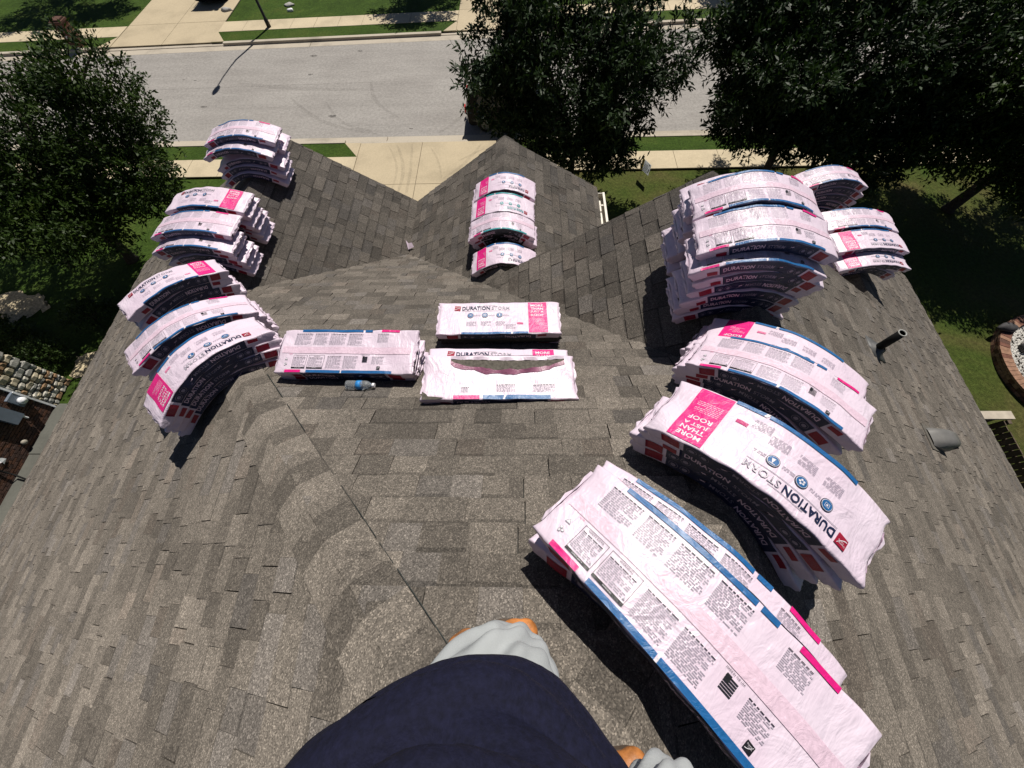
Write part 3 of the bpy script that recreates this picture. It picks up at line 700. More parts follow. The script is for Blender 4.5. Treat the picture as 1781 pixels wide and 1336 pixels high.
A = Art(); A.rect(-.30, -.13, -.168, -.140, 'pink'); A.rect(-.11, .33, -.168, -.138, 'blue'); A.lines(-.25, -.2, -.12, -.08, 5, 'grey'); A.lines(-.02, .1, -.115, -.06, 6, 'lav'); A.lines(.22, .36, -.115, -.06, 6, 'lav')
A.poly([(.02, -.168), (.03, -.168), (.045, -.138), (.03, -.138)], 'white', 1)
v, f, m = A.bake(); me = bpy.data.meshes.new('printed_top'); me.from_pydata((Bo.map(v[:, 0], v[:, 1], .0034 + v[:, 2] * .0009) - (Bo.c + UP)).tolist(), [], f)
for a in INKM: me.materials.append(a)
me.polygons.foreach_set('material_index', m); c = bpy.data.objects.new('printed_top', me); COL.objects.link(c); c.parent = opened
cs = [(-.5, -.17), (-.40, -.17), (-.36, -.158), (-.42, -.15), (-.46, -.148), (-.475, -.13), (-.5, -.115)]
V = Bo.map([p[0] for p in cs], [p[1] for p in cs], [.0042] * len(cs)) - (Bo.c + UP)
c = mesh('exposed_corner', V, [tuple(range(len(cs)))], MAT['bare_top'], None); c.parent = opened
# plastic water bottle lying on the slope below the flat bundle
# ---------------------------------------------------------------- ground, street, pavements
def make_grass(name, c1, c2, c3, sc=.5):
    m, t, b, N, Lk = NT(name); co = wpos(t)
    n = noise_tex(t, co, sc, 5, .6, .4); r = ramp(t, n.outputs[0], [(.34, c1), (.52, c2), (.68, c3)])
    n2 = noise_tex(t, co, 9, 5, .75); r2 = ramp(t, n2.outputs[0], [(.25, g3(.45)), (.5, g3(.95)), (.75, g3(1.6))])
    Lk.new(mixc(t, 'MULTIPLY', 1., r.outputs[0], r2.outputs[0]), b.inputs['Base Color']); b.inputs['Roughness'].default_value = .9; b.inputs['Specular IOR Level'].default_value = .1
    bump(t, b, noise_tex(t, co, 30, 4, .8).outputs[0], .9, .05); return m
MAT['lawn'] = make_grass('lawn', (.034, .062, .010), (.046, .082, .013), (.066, .094, .018))
MAT['dry'] = make_grass('patchy_lawn', (.045, .078, .012), (.070, .082, .020), (.11, .092, .036), .35)
def make_conc(name, c, dark=.8, sc=.6):
    m, t, b, N, Lk = NT(name); co = wpos(t)
    n = noise_tex(t, co, sc, 6, .6); r = ramp(t, n.outputs[0], [(.3, g3(dark)), (.5, g3(1)), (.72, g3(1.08))])
    n2 = noise_tex(t, co, 14, 4, .7); r2 = ramp(t, n2.outputs[0], [(.3, g3(.9)), (.7, g3(1.08))])
    c_ = mixc(t, 'MULTIPLY', 1., c, r.outputs[0]); Lk.new(mixc(t, 'MULTIPLY', 1., c_, r2.outputs[0]), b.inputs['Base Color'])
    b.inputs['Roughness'].default_value = .85; b.inputs['Specular IOR Level'].default_value = .2; bump(t, b, n2.outputs[0], .2, .01); return m
MAT['walk'] = make_conc('sidewalk_concrete', (.50, .42, .29)); MAT['drive'] = make_conc('driveway_concrete', (.44, .365, .25), .78, .45)
MAT['kerb'] = make_conc('kerb_concrete', (.42, .37, .30), .7); MAT['joint'] = simple('joint', (.12, .095, .065), .9)
def make_asph():
    m, t, b, N, Lk = NT('asphalt'); co = wpos(t)
    n = noise_tex(t, co, .35, 5, .6); r = ramp(t, n.outputs[0], [(.3, (.255, .238, .222)), (.7, (.305, .287, .268))])
    mp = N.new('ShaderNodeMapping'); mp.inputs['Scale'].default_value = (.25, 2.2, 1); Lk.new(co, mp.inputs[0])
    n3 = noise_tex(t, mp.outputs[0], .8, 4); r3 = ramp(t, n3.outputs[0], [(.35, g3(.93)), (.65, g3(1.05))])
    n2 = noise_tex(t, co, 7, 5, .85); r2 = ramp(t, n2.outputs[0], [(.3, g3(.72)), (.5, g3(1.0)), (.7, g3(1.28))])
    c = mixc(t, 'MULTIPLY', 1., r.outputs[0], r2.outputs[0]); Lk.new(mixc(t, 'MULTIPLY', 1., c, r3.outputs[0]), b.inputs['Base Color']); b.inputs['Roughness'].default_value = .9; b.inputs['Specular IOR Level'].default_value = .15
    return m
MAT['asph'] = make_asph()
def sheet(name, pts, z, m, label=None, th=0.):
    n = len(pts); v = [(x, y, z) for x, y in pts]; f = [tuple(range(n))]
    if th: v += [(x, y, z - th) for x, y in pts]; f += [(i, i + n, (i + 1) % n + n, (i + 1) % n) for i in range(n)]
    o = mesh(name, v, f, m); return o
def setg(o): o['kind'] = 'structure'; return o
setg(sheet('ground', [(-260, -200), (260, -200), (260, 260), (-260, 260)], -.03, MAT['lawn']))
K = .036
def yf(x, y): return y + K * x
def strip2(x0, x1, ya, yb, far): return [(x0, yf(x0, ya) if far else ya), (x1, yf(x1, ya) if far else ya), (x1, yf(x1, yb) if far else yb), (x0, yf(x0, yb) if far else yb)]
X0, X1 = -120, 120
setg(sheet('street', [(X0, 18.9), (X1, 18.9), (X1, yf(X1, 28.5)), (X0, yf(X0, 28.5))], 0.0, MAT['asph']))
# gutter pans and kerbs
setg(sheet('gutter_pan', strip2(X0, X1, 18.68, 19.08, False), .004, MAT['kerb'])); setg(sheet('gutter_pan', strip2(X0, X1, 28.42, 28.98, True), .004, MAT['kerb']))
def kerb(xa, xb, far, h):
    b = MB(); ya, yb = (28.98, 29.22) if far else (18.47, 18.68)
    fr = (lambda x, y: yf(x, y)) if far else (lambda x, y: y); P = [(xa, fr(xa, ya)), (xb, fr(xb, ya)), (xb, fr(xb, yb)), (xa, fr(xa, yb))]
    b.add([(x, y, 0) for x, y in P] + [(x, y, h) for x, y in P], [(4, 5, 6, 7), (0, 1, 5, 4), (1, 2, 6, 5), (2, 3, 7, 6), (3, 0, 4, 7)])
    return setg(b.build('kerb', MAT['kerb']))
DX0, DX1 = -7.9, -1.0           # our driveway
kerb(X0, DX0 - .8, False, .13); kerb(DX1 + .8, X1, False, .13); kerb(DX0 - .8, DX1 + .8, False, .03)
FD0, FD1 = -25.3, -19.0; GD0, GD1 = -4.0, -.2; 
kerb(X0, FD0 - .9, True, .14); kerb(FD1 + .8, GD0 - .9, True, .14); kerb(GD1 + .8, X1, True, .14); kerb(FD0 - .9, FD1 + .8, True, .03); kerb(GD0 - .9, GD1 + .8, True, .03)
setg(sheet('lawn_strip', strip2(X0, DX0 - .02, 17.43, 18.47, False), .10, MAT['lawn'])); setg(sheet('lawn_strip', strip2(DX1 + .02, X1, 17.43, 18.47, False), .10, MAT['lawn']))
for a, b in ((X0, FD0 - .02), (FD1 + .02, GD0 - .02), (GD1 + .02, X1)): setg(sheet('lawn_strip', strip2(a, b, 29.22, 30.45, True), .11, MAT['lawn']))
def slabs(name, xs, ya, yb, far, z):
    root = setg(sheet(name, strip2(xs[0], xs[-1], ya, yb, far), z - .02, MAT['joint']))
    for a, b in zip(xs[:-1], xs[1:]):
        o = sheet('concrete_slab', strip2(a + .008, b - .008, ya + .01, yb - .01, far), z + random.uniform(0, .004), MAT['walk'], th=.05); put(o, root)
    return root
slabs('sidewalk', np.arange(-32, DX0 + .05, 1.607), 16.18, 17.43, False, .11); slabs('sidewalk', np.arange(DX1, 34, 2.0), 16.18, 17.43, False, .11)
slabs('sidewalk', np.arange(-44.2, FD0 + .05, 1.575), 30.45, 31.75, True, .12); slabs('sidewalk', np.linspace(FD1, GD0, 11), 30.45, 31.75, True, .12); slabs('sidewalk', np.arange(GD1, 30, 1.55), 30.45, 31.75, True, .12)
# driveways
def driveway(x0, x1, y0, y1, far, splits, cross, z=.09):
    f_ = (lambda x, y: yf(x, y)) if far else (lambda x, y: y)
    root = setg(sheet('driveway', [(x0, f_(x0, y0)), (x1, f_(x1, y0)), (x1, f_(x1, y1)), (x0, f_(x0, y1))], z - .015, MAT['joint']))
    xs = [x0] + splits + [x1]; ys = [y0] + cross + [y1]
    for a, b in zip(xs[:-1], xs[1:]):
        for c, d in zip(ys[:-1], ys[1:]):
            P = [(a + .012, c + .012), (b - .012, c + .012), (b - .012, d - .012), (a + .012, d - .012)]
            put(sheet('concrete_slab', [(x, f_(x, y)) for x, y in P], z + random.uniform(0, .003), MAT['drive'], th=.05), root)
    for sx, xx in ((-1, x0), (1, x1)):      # flared aprons at the kerb
        ye, yk = (y1 - 1.05, y1) if not far else (y0 + 1.25, y0)
        P = [(xx, ye), (xx, yk), (xx + sx * .78, yk)]
        put(sheet('apron_flare', [(x, f_(x, y)) for x, y in P], z + (.018 if not far else .020), MAT['drive'], th=.06), root)
    return root
driveway(DX0, DX1, 6.2, 18.47, False, [-4.86], [9., 12.2, 15.46], .09)
driveway(FD0, FD1, 29.25, 46, True, [-22.1], [31.9, 36.], .10); driveway(GD0, GD1, 29.25, 46, True, [-2.1], [31.9, 36], .10)
# tyre marks, oil spots and a crack: thin stains lying on the paving
def stain_mat(name, c, a):
    m, t, b, N, Lk = NT(name); b.inputs['Base Color'].default_value = (*c, 1); b.inputs['Roughness'].default_value = .9
    n = noise_tex(t, wpos(t), 6, 5, .8); r = ramp(t, n.outputs[0], [(.35, g3(0)), (.75, g3(a))]); Lk.new(r.outputs[0], b.inputs['Alpha']); return m
MAT['tyre'] = stain_mat('tyre_mark', (.10, .09, .075), .22); MAT['oil'] = stain_mat('oil_stain', (.05, .045, .04), .9)
def mark(name, pts, wd, z, m, parent=None):
    V = []; n = len(pts)
    for i, p in enumerate(pts):
        a = np.array(pts[max(0, i - 1)]); b = np.array(pts[min(n - 1, i + 1)]); d = (b - a) / (np.linalg.norm(b - a) + 1e-9); q = np.array([-d[1], d[0]]) * wd / 2 * math.sin(math.pi * (i + .5) / n) ** .4
        V += [(p[0] + q[0], p[1] + q[1], z), (p[0] - q[0], p[1] - q[1], z)]
    return setg(mesh(name, V, [(2 * i, 2 * i + 1, 2 * i + 3, 2 * i + 2) for i in range(n - 1)], m))
def arc(p, q, bend, n=14):
    p = np.array(p); q = np.array(q); d = q - p; nn = np.array([-d[1], d[0]])
    return [p + d * t + nn * bend * math.sin(math.pi * t) for t in np.linspace(0, 1, n)]
zs = .10
for (p, q, b, wd) in [((-6.1, 18.3), (-5.6, 14.6), .08, .16), ((-6.5, 18.2), (-5.9, 15.0), .1, .1), ((-5.35, 18.3), (-5.2, 14.4), .02, .14), ((-3.6, 15.8), (-2.0, 18.2), -.06, .16), ((-4.4, 18.0), (-3.7, 15.8), .05, .1), ((-3.0, 17.0), (-1.8, 17.9), 0, .12)]:
    mark('tyre_mark', arc(p, q, b), wd, zs, MAT['tyre'])
for (p, q, b, wd) in [((-7.2, 19.3), (-12.5, 22.6), .1, .22), ((-6.6, 19.4), (-10.5, 22.2), .16, .16), ((-4.2, 19.3), (-2.9, 21.2), -.08, .2), ((-3.5, 19.4), (-2.4, 21.0), -.05, .14), ((-6.3, 20.6), (-8.4, 24.2), .12, .2), ((-9.0, 23.3), (-16, 24.2), .03, .35), ((-24, 23.7), (-6, 24.0), .0, .10)]:
    mark('tyre_mark', arc(p, q, b), wd, .006, MAT['tyre'])
for x, y, r in [(-17.15, 22.0, .17), (-12.3, 26.9, .2), (-9.6, 27.3, .15), (-9.9, 20.9, .2), (-5.6, 19.7, .09), (-12.0, 24.9, .14), (-18.6, 24.6, .08), (-19.3, 24.7, .08)]:
    mark('oil_stain', [(x - r, y), (x - r * .5, y + .02), (x, y - .02), (x + r * .5, y + .01), (x + r, y)], r * 1.1, .007, MAT['oil'])
for x in (-28, -14.6, -6.7, 2, 12): mark('kerb_joint', [(x, 18.47), (x, 18.7), (x + .03, 18.9), (x, 19.08)], .03, .008, MAT['joint'])
for x in (-27, -24.2, -12.8, -3.2, 9): mark('kerb_joint', [(x, yf(x, 28.42)), (x, yf(x, 28.6)), (x - .02, yf(x, 28.8)), (x, yf(x, 28.98))], .03, .008, MAT['joint'])
# lawns beside the house
setg(sheet('lawn', [(X0, -60), (DX0, -60), (DX0, 16.18), (X0, 16.18)], .02, MAT['lawn'])); setg(sheet('lawn', [(DX1, -60), (X1, -60), (X1, 16.18), (DX1, 16.18)], .02, MAT['dry']))
setg(sheet('lawn', [(X0, yf(X0, 31.75)), (FD0, yf(FD0, 31.75)), (FD0, 120), (X0, 120)], .05, MAT['lawn'])); setg(sheet('lawn', [(FD1, yf(FD1, 31.75)), (GD0, yf(GD0, 31.75)), (GD0, 120), (FD1, 120)], .05, MAT['lawn'])); setg(sheet('lawn', [(GD1, yf(GD1, 31.75)), (X1, yf(X1, 31.75)), (X1, 120), (GD1, 120)], .05, MAT['lawn']))
# ---------------------------------------------------------------- trees
def make_leaf(name, c1, c2, c3):
    m, t, b, N, Lk = NT(name); co = wpos(t)
    n = noise_tex(t, co, 1.1, 4, .65); r = ramp(t, n.outputs[0], [(.32, c1), (.55, c2), (.72, c3)])
    n2 = noise_tex(t, co, 12, 2); r2 = ramp(t, n2.outputs[0], [(.3, g3(.6)), (.7, g3(1.35))])
    c = mixc(t, 'MULTIPLY', 1., r.outputs[0], r2.outputs[0]); Lk.new(c, b.inputs['Base Color']); b.inputs['Roughness'].default_value = .5; b.inputs['Specular IOR Level'].default_value = .16
    tl = N.new('ShaderNodeBsdfTranslucent'); Lk.new(mixc(t, 'MULTIPLY', 1., c, (1.3, 1.5, .6)), tl.inputs[0]); ms = N.new('ShaderNodeMixShader'); ms.inputs[0].default_value = .12
    Lk.new(b.outputs[0], ms.inputs[1]); Lk.new(tl.outputs[0], ms.inputs[2]); Lk.new(ms.outputs[0], N['Material Output'].inputs[0]); return m
MAT['leafA'] = make_leaf('live_oak_leaf', (.014, .028, .005), (.026, .048, .008), (.055, .082, .014)); MAT['leafB'] = make_leaf('red_oak_leaf', (.012, .024, .009), (.021, .040, .013), (.036, .062, .020))
MAT['leafC'] = make_leaf('shrub_leaf', (.02, .04, .008), (.035, .06, .014), (.05, .08, .02))
MAT['bark'] = simple('bark', (.05, .042, .035), .9, .1, .35, 10, .6, 30)
def leaves(centers, dirs, per, ln, wd, spread, seed):
    g = np.random.default_rng(seed); n = len(centers) * per
    c = np.repeat(centers, per, 0); d = np.repeat(dirs, per, 0); s = g.uniform(-.5, 1, (n, 1))
    p = c + d * s * spread + g.normal(0, spread * .22, (n, 3))
    ax = d * .9 + g.normal(0, .75, (n, 3)); ax /= np.linalg.norm(ax, axis=1)[:, None]
    up = g.normal(0, .6, (n, 3)) + np.array([0, 0, 1.]); sd = np.cross(ax, up); sd /= np.linalg.norm(sd, axis=1)[:, None] + 1e-9
    nn = np.cross(sd, ax); L_ = ln * g.uniform(.6, 1.25, (n, 1)); W_ = wd * g.uniform(.7, 1.2, (n, 1))
    q0 = p; q1 = p + ax * L_ * .5 + sd * W_ * .5 + nn * L_ * .05; q2 = p + ax * L_; q3 = p + ax * L_ * .5 - sd * W_ * .5 + nn * L_ * .05
    V = np.stack([q0, q1, q2, q3], 1).reshape(-1, 3); F = np.arange(n * 4).reshape(-1, 4)
    return V, F
def fast_mesh(name, V, F, m, parent):
    me = bpy.data.meshes.new(name); me.vertices.add(len(V)); me.vertices.foreach_set('co', V.astype(np.float32).ravel())
    k = F.shape[1]; me.loops.add(F.size); me.loops.foreach_set('vertex_index', F.astype(np.int32).ravel())
    me.polygons.add(len(F)); me.polygons.foreach_set('loop_start', np.arange(0, F.size, k, dtype=np.int32)); me.update(calc_edges=True)
    me.materials.append(m); o = bpy.data.objects.new(name, me); COL.objects.link(o); put(o, parent); return o
def tree(name, label, base, blobs, ncl, per, ln, wd, lm, trunk_r, fork, seed, group=None, gaps=.30, spread=.42):
    g = np.random.default_rng(seed); rr = random.Random(seed); root = empty(name, base, label, 'tree', group); base = np.array(base)
    blobs = list(blobs); extra = []
    for b in blobs:
        for k in range(5):
            v = g.normal(0, 1, 3); v /= np.linalg.norm(v); v[2] = v[2] * .6; q = np.array(b[:3]) + v * np.array(b[3:6]) * g.uniform(.95, 1.2); r = g.uniform(.32, .62) * min(1., b[3] / 1.5); extra.append((q[0], q[1], q[2], r * (1 + abs(v[0]) * .8), r * (1 + abs(v[1]) * .8), r * .9))
    core = blobs; blobs = blobs + extra
    C = []; D = []
    vol = np.array([b[3] * b[4] * b[5] for b in blobs]) ** (2 / 3); vol = vol / vol.sum()
    for b, pr_ in zip(blobs, vol):
        k = int(ncl * pr_); v = g.normal(0, 1, (k, 3)); v /= np.linalg.norm(v, axis=1)[:, None]
        r = g.uniform(.35, 1.0, (k, 1)) ** .55 * g.uniform(.86, 1.08, (k, 1)); q = v * r * np.array(b[3:6]) + np.array(b[:3]); C.append(q); dd = v + g.normal(0, .45, (k, 3)) + np.array([0, 0, .15]); D.append(dd / np.linalg.norm(dd, axis=1)[:, None])
    C = np.concatenate(C); D = np.concatenate(D)
    # gaps: thin clumps out with a lumpy density
    f = np.sin(C[:, 0] * 1.9 + seed) + np.sin(C[:, 1] * 2.1 + seed * 2) + np.sin(C[:, 2] * 2.3 + seed * 3) + np.sin(C[:, 0] * 4.1 + C[:, 1] * 3.3) * .7
    keep = g.uniform(0, 1, len(C)) < np.clip(1.0 - gaps * (f < -.6) * 2.2, .12, 1); C = C[keep]; D = D[keep]
    V, F = leaves(C, D, per, ln, wd, spread, seed + 1); fast_mesh('crown', V, F, lm, root)
    t = MB(); fk = base + np.array(fork); t.tube([base - np.array([0, 0, .1]), base + np.array([0, 0, .15]), base + (fk - base) * .5 + np.array([.04, .03, 0]), fk], [trunk_r * 1.5, trunk_r * 1.05, trunk_r * .9, trunk_r * .8], 12)
    t.build('trunk', MAT['bark'], root, True)
    l = MB()
    for i in range(9):
        b = core[i % len(core)]; a = rr.uniform(0, 6.28); e = np.array([b[0] + b[3] * .62 * math.cos(a), b[1] + b[4] * .62 * math.sin(a), b[2] + b[5] * rr.uniform(-.2, .7)]); mid = fk + (e - fk) * .5 + np.array([rr.uniform(-.2, .2), rr.uniform(-.2, .2), .35])
        l.tube([fk - np.array([0, 0, .15]), fk + (mid - fk) * .5, mid, e], [trunk_r * .6, trunk_r * .48, trunk_r * .32, .02], 7)
        for j in range(5):
            e2 = C[rr.randrange(len(C))]
            if np.linalg.norm(e2 - e) < 2.4: l.tube([mid + (e - mid) * .6, (mid + (e - mid) * .6 + e2) / 2 + np.array([0, 0, .1]), e2], [trunk_r * .2, .022, .008], 5)
    for e2 in C[::max(1, len(C) // 120)]:
        d = e2 - fk; l.tube([e2 - d / np.linalg.norm(d) * .55, e2], [.014, .005], 4)
    tag(l.build('limbs', MAT['bark'], root, True), kind='stuff')
    return root
tree('live_oak', 'large dense live oak filling the upper left, beside the neighbouring lawn', (-16.2, 11.2, 0), [(-16.6, 11.7, 4.6, 2.8, 2.5, 2.3), (-13.6, 11.9, 4.3, 2.0, 1.9, 1.9), (-15.6, 10.2, 3.8, 2.4, 1.9, 1.5), (-19.4, 12.4, 5.0, 2.3, 2.2, 2.4), (-12.6, 12.6, 5.6, 1.1, 1.1, 1.5), (-18.0, 9.8, 4.2, 2.6, 2.2, 2.0), (-14.6, 9.6, 3.6, 1.9, 1.5, 1.3), (-12.4, 11.0, 4.0, 1.2, 1.3, 1.4)], 6000, 18, .15, .062, MAT['leafA'], .2, (.1, .1, 2.3), 21, gaps=.26, spread=.27)
tree('street_oak', 'dark green oak behind the small middle gable at the kerb', (2.0, 14.9, 0), [(2.0, 15.4, 4.4, 2.7, 2.4, 2.3), (.6, 15.7, 5.0, 1.8, 1.7, 2.0), (3.8, 15.5, 3.9, 1.7, 1.5, 1.4), (1.8, 14.2, 3.2, 1.9, 1.4, 1.1), (5.2, 15.6, 4.7, .9, .9, 1.2), (2.4, 17.0, 5.8, 2.4, 2.0, 1.8), (-.6, 16.2, 4.4, 1.1, 1.0, 1.3), (1.2, 14.6, 2.6, 1.5, 1.0, .8), (3.4, 14.8, 2.7, 1.3, 1.0, .8), (-1.2, 15.7, 4.7, 1.1, .9, 1.3), (-.9, 15.4, 3.2, 1.1, .9, .9), (1.9, 13.6, 2.3, 1.3, .7, .6), (3.2, 13.7, 2.4, .9, .6, .5), (-.2, 17.6, 6.2, 1.6, 1.6, 1.8)], 5200, 15, .22, .075, MAT['leafB'], .14, (.05, .2, 1.7), 33, gaps=.34, spread=.25)
tree('street_oak', 'dark broad oak behind the tall stack on the right ridge', (10.4, 15.2, 0), [(10.6, 15.3, 4.8, 3.2, 2.6, 2.4), (8.2, 15.2, 4.6, 1.8, 1.7, 1.9), (13.0, 15.3, 4.6, 2.6, 2.2, 2.2), (11.2, 14.0, 3.3, 2.2, 1.3, 1.0), (10.2, 17.2, 6.2, 2.8, 2.4, 2.0), (7.4, 16.0, 5.4, .9, .9, 1.4), (13.4, 14.4, 3.5, 2.2, 1.4, 1.1), (9.6, 14.2, 3.0, 1.6, 1.1, .8), (12.6, 13.4, 2.7, 1.5, .9, .7), (8.0, 14.8, 3.5, 1.2, 1.0, 1.0)], 7000, 15, .21, .075, MAT['leafB'], .17, (-.1, .1, 1.7), 45, gaps=.2, spread=.26)
tree('live_oak', 'deep shaded oak at the right edge over the side lawn', (17.6, 13.4, 0), [(17.4, 13.6, 4.9, 3.4, 2.8, 2.6), (15.2, 14.6, 4.4, 2.2, 1.9, 1.9), (20.2, 13.8, 5.2, 3.0, 2.6, 2.6), (17.6, 12.0, 3.7, 2.6, 1.4, 1.2), (15.6, 16.6, 6.0, 2.8, 2.0, 2.0), (15.6, 12.6, 3.0, 2.0, 1.2, .9), (19.4, 11.6, 3.4, 2.2, 1.4, 1.2), (17.4, 11.4, 2.8, 1.8, 1.0, .8), (14.6, 13.4, 3.2, 1.4, 1.2, 1.0)], 6500, 16, .19, .07, MAT['leafA'], .2, (.1, -.1, 2.0), 57, gaps=.12, spread=.3)
gfar = 'trees on the far lawns'
tree('lawn_tree', 'leafy tree on the far lawn left of the concrete driveway', (-31.0, 36.5, 0), [(-31.0, 36.5, 4.8, 2.8, 2.4, 2.2)], 900, 16, .24, .09, MAT['leafA'], .15, (0, 0, 2.4), 61, gfar)
tree('lawn_tree', 'young tree whose round shadow lies on the far left lawn', (-27.3, 35.8, 0), [(-27.3, 35.8, 3.8, 1.3, 1.2, 1.2)], 450, 16, .22, .08, MAT['leafA'], .1, (0, 0, 2.2), 62, gfar)
tree('lawn_tree', 'tree whose ragged shadow crosses the far sidewalk behind the street oak', (-5.6, 34.2, 0), [(-5.6, 34.2, 4.6, 2.3, 1.9, 1.8), (-6.8, 34.4, 4.0, 1.2, 1.2, 1.1)], 900, 16, .24, .09, MAT['leafB'], .13, (0, 0, 2.4), 63, gfar)
tree('lawn_tree', 'tree shading the far sidewalk at the top right', (15.0, 35.4, 0), [(15.0, 35.4, 5.0, 2.8, 2.2, 2.2)], 900, 16, .24, .09, MAT['leafB'], .15, (0, 0, 2.6), 64, gfar)
# ---------------------------------------------------------------- small things on the roof
def glassy(name, c, rough, tr, ior=1.33):
    m, t, b, N, Lk = NT(name); b.inputs['Base Color'].default_value = (*c, 1); b.inputs['Roughness'].default_value = rough; b.inputs['Transmission Weight'].default_value = tr; b.inputs['IOR'].default_value = ior; return m
MAT['pet'] = glassy('clear_plastic', (.9, .94, .97), .08, .85, 1.2); MAT['cap'] = simple('white_plastic', (.8, .8, .82), .4); MAT['blabel'] = simple('bottle_label', (.03, .22, .55), .4, .4, .3, 80)
def lathe(prof, p, ax, n=16):
    b = MB(); p = np.array(p); ax = np.array(ax); ax = ax / np.linalg.norm(ax); a = np.cross(ax, (0, 0, 1) if abs(ax[2]) < .9 else (1, 0, 0)); a /= np.linalg.norm(a); c = np.cross(ax, a)
    V = [p + ax * t + r * (math.cos(k * 2 * math.pi / n) * a + math.sin(k * 2 * math.pi / n) * c) for t, r in prof for k in range(n)]
    F = [(i * n + j, i * n + (j + 1) % n, (i + 1) * n + (j + 1) % n, (i + 1) * n + j) for i in range(len(prof) - 1) for j in range(n)] + [tuple(range(n))[::-1], tuple((len(prof) - 1) * n + j for j in range(n))]
    b.add(V, F); return b
bp = np.array([-1.225, 1.10, pz('F', 0, 1.10) + .046 + H]); bax = np.array([.99, -.03, .02])
bot = empty('water_bottle', bp, 'clear plastic water bottle with blue label lying below the flat bundle', 'bottle')
lathe([(0, .02), (.006, .030), (.03, .031), (.036, .028), (.042, .031), (.06, .031), (.066, .0285), (.072, .031), (.11, .031), (.118, .029), (.125, .031), (.15, .030), (.172, .018), (.18, .0125), (.188, .0125)], bp, bax).build('bottle_body', MAT['pet'], bot, True)
lathe([(.078, .0318), (.112, .0318)], bp, bax).build('bottle_label', MAT['blabel'], bot, True); lathe([(.187, .0145), (.203, .0145)], bp, bax).build('cap', MAT['cap'], bot)
# plumbing vent pipe
vp = np.array([3.86, 2.15, pz('R', 3.86, 2.15) + H])
pv = empty('vent_pipe', vp, 'black plumbing vent pipe standing on the right slope', 'vent pipe')
b = lathe([(-.05, .040), (.34, .040), (.34, .033), (.20, .032)], vp, (0, 0, 1), 20); b.build('pipe', MAT['blackpipe'], pv, True)
lathe([(.336, .0412), (.343, .0412), (.343, .032), (.336, .032)], vp, (0, 0, 1), 20).build('rim', MAT['pipein'], pv, True)
nR_ = np.array([.65, 0, 1.]); nR_ /= np.linalg.norm(nR_); dR = np.array([1, 0, -.65]) / math.hypot(1, .65)
b = MB(); q = vp + nR_ * .016
b.add([q + dR * a + np.array([0, c, 0]) for a, c in ((-.16, -.13), (.14, -.13), (.14, .13), (-.16, .13))] + [q - nR_ * .02 + dR * a + np.array([0, c, 0]) for a, c in ((-.16, -.13), (.14, -.13), (.14, .13), (-.16, .13))], [(0, 1, 2, 3), (0, 4, 5, 1), (1, 5, 6, 2), (2, 6, 7, 3), (3, 7, 4, 0)])
n = 18
for r0_, z0_, r1, z1 in ((.10, .016, .07, .04), (.07, .04, .05, .075)):
    V = [vp + nR_ * z_ + r_ * (math.cos(k * 2 * math.pi / n) * dR + np.array([0, math.sin(k * 2 * math.pi / n), 0])) for r_, z_ in ((r0_, z0_), (r1, z1)) for k in range(n)]
    b.add(V, [(k, (k + 1) % n, n + (k + 1) % n, n + k) for k in range(n)])
b.build('flashing', MAT['metal'], pv, True)
# grey exhaust hood
hv = np.array([4.43, 1.24, pz('R', 4.43, 1.24) + H]); rv = empty('roof_vent', hv, 'grey hooded exhaust vent low on the right slope', 'roof vent')
MAT['hood'] = simple('grey_vent', (.13, .125, .118), .5, .4, .15, 12)
b = MB(); V = []; ny = 9
for i, (a, hh, sc) in enumerate(((-.22, .016, .8), (-.17, .07, .92), (-.08, .13, .98), (.04, .165, 1.), (.15, .17, 1.), (.155, .15, 1.))):
    for j in range(ny):
        c = -1 + 2 * j / (ny - 1); V.append(hv + dR * a * .85 + np.array([0, c * .115 * sc, 0]) + nR_ * (hh * .9 * (1 - abs(c) ** 5 * .7) + .012))
b.add(V, [(i * ny + j, i * ny + j + 1, (i + 1) * ny + j + 1, (i + 1) * ny + j) for i in range(5) for j in range(ny - 1)])
for j in (0, ny - 1): V2 = [V[i * ny + j] for i in range(6)]; V3 = [v - nR_ * ((v - hv) @ nR_ - .01) for v in V2]; b.add(V2 + V3, [(i, i + 1, i + 7, i + 6) for i in range(5)])
b.build('hood', MAT['hood'], rv, True)
b = MB(); b.add([hv + dR * .125 + np.array([0, c, 0]) + nR_ * h_ for c, h_ in ((-.11, .02), (.11, .02), (.105, .13), (-.105, .13))], [(0, 1, 2, 3)]); b.build('opening', MAT['blackpipe'], rv)
b = MB(); q = hv + nR_ * .015; b.add([q + dR * a + np.array([0, c, 0]) for a, c in ((-.26, -.14), (.13, -.14), (.13, .14), (-.26, .14))] + [q - nR_ * .012 + dR * a + np.array([0, c, 0]) for a, c in ((-.26, -.14), (.13, -.14), (.13, .14), (-.26, .14))], [(0, 1, 2, 3), (0, 4, 5, 1), (1, 5, 6, 2), (2, 6, 7, 3), (3, 7, 4, 0)]); b.build('flange', MAT['shingle_plain'], rv)
lathe([(0, .01), (.006, .012), (.012, .006)], hv + dR * .152 + nR_ * .07, dR, 8).build('screw', MAT['cap'], rv)
# scrap of film caught in the valley
sc_ = np.array([-1.85, 4.74, 0]); zz = lambda x, y: zroof(x, y) + H + .02
V = [(x, y, zz(x, y) + d) for x, y, d in ((-1.95, 4.84, .03), (-1.90, 4.68, .01), (-1.78, 4.66, .02), (-1.83, 4.75, .06), (-1.90, 4.78, .05))]
tag(mesh('film_scrap', V, [(0, 1, 3, 4), (1, 2, 3)], MAT['wrap']), 'torn white scrap of film lying in the left valley', 'scrap')
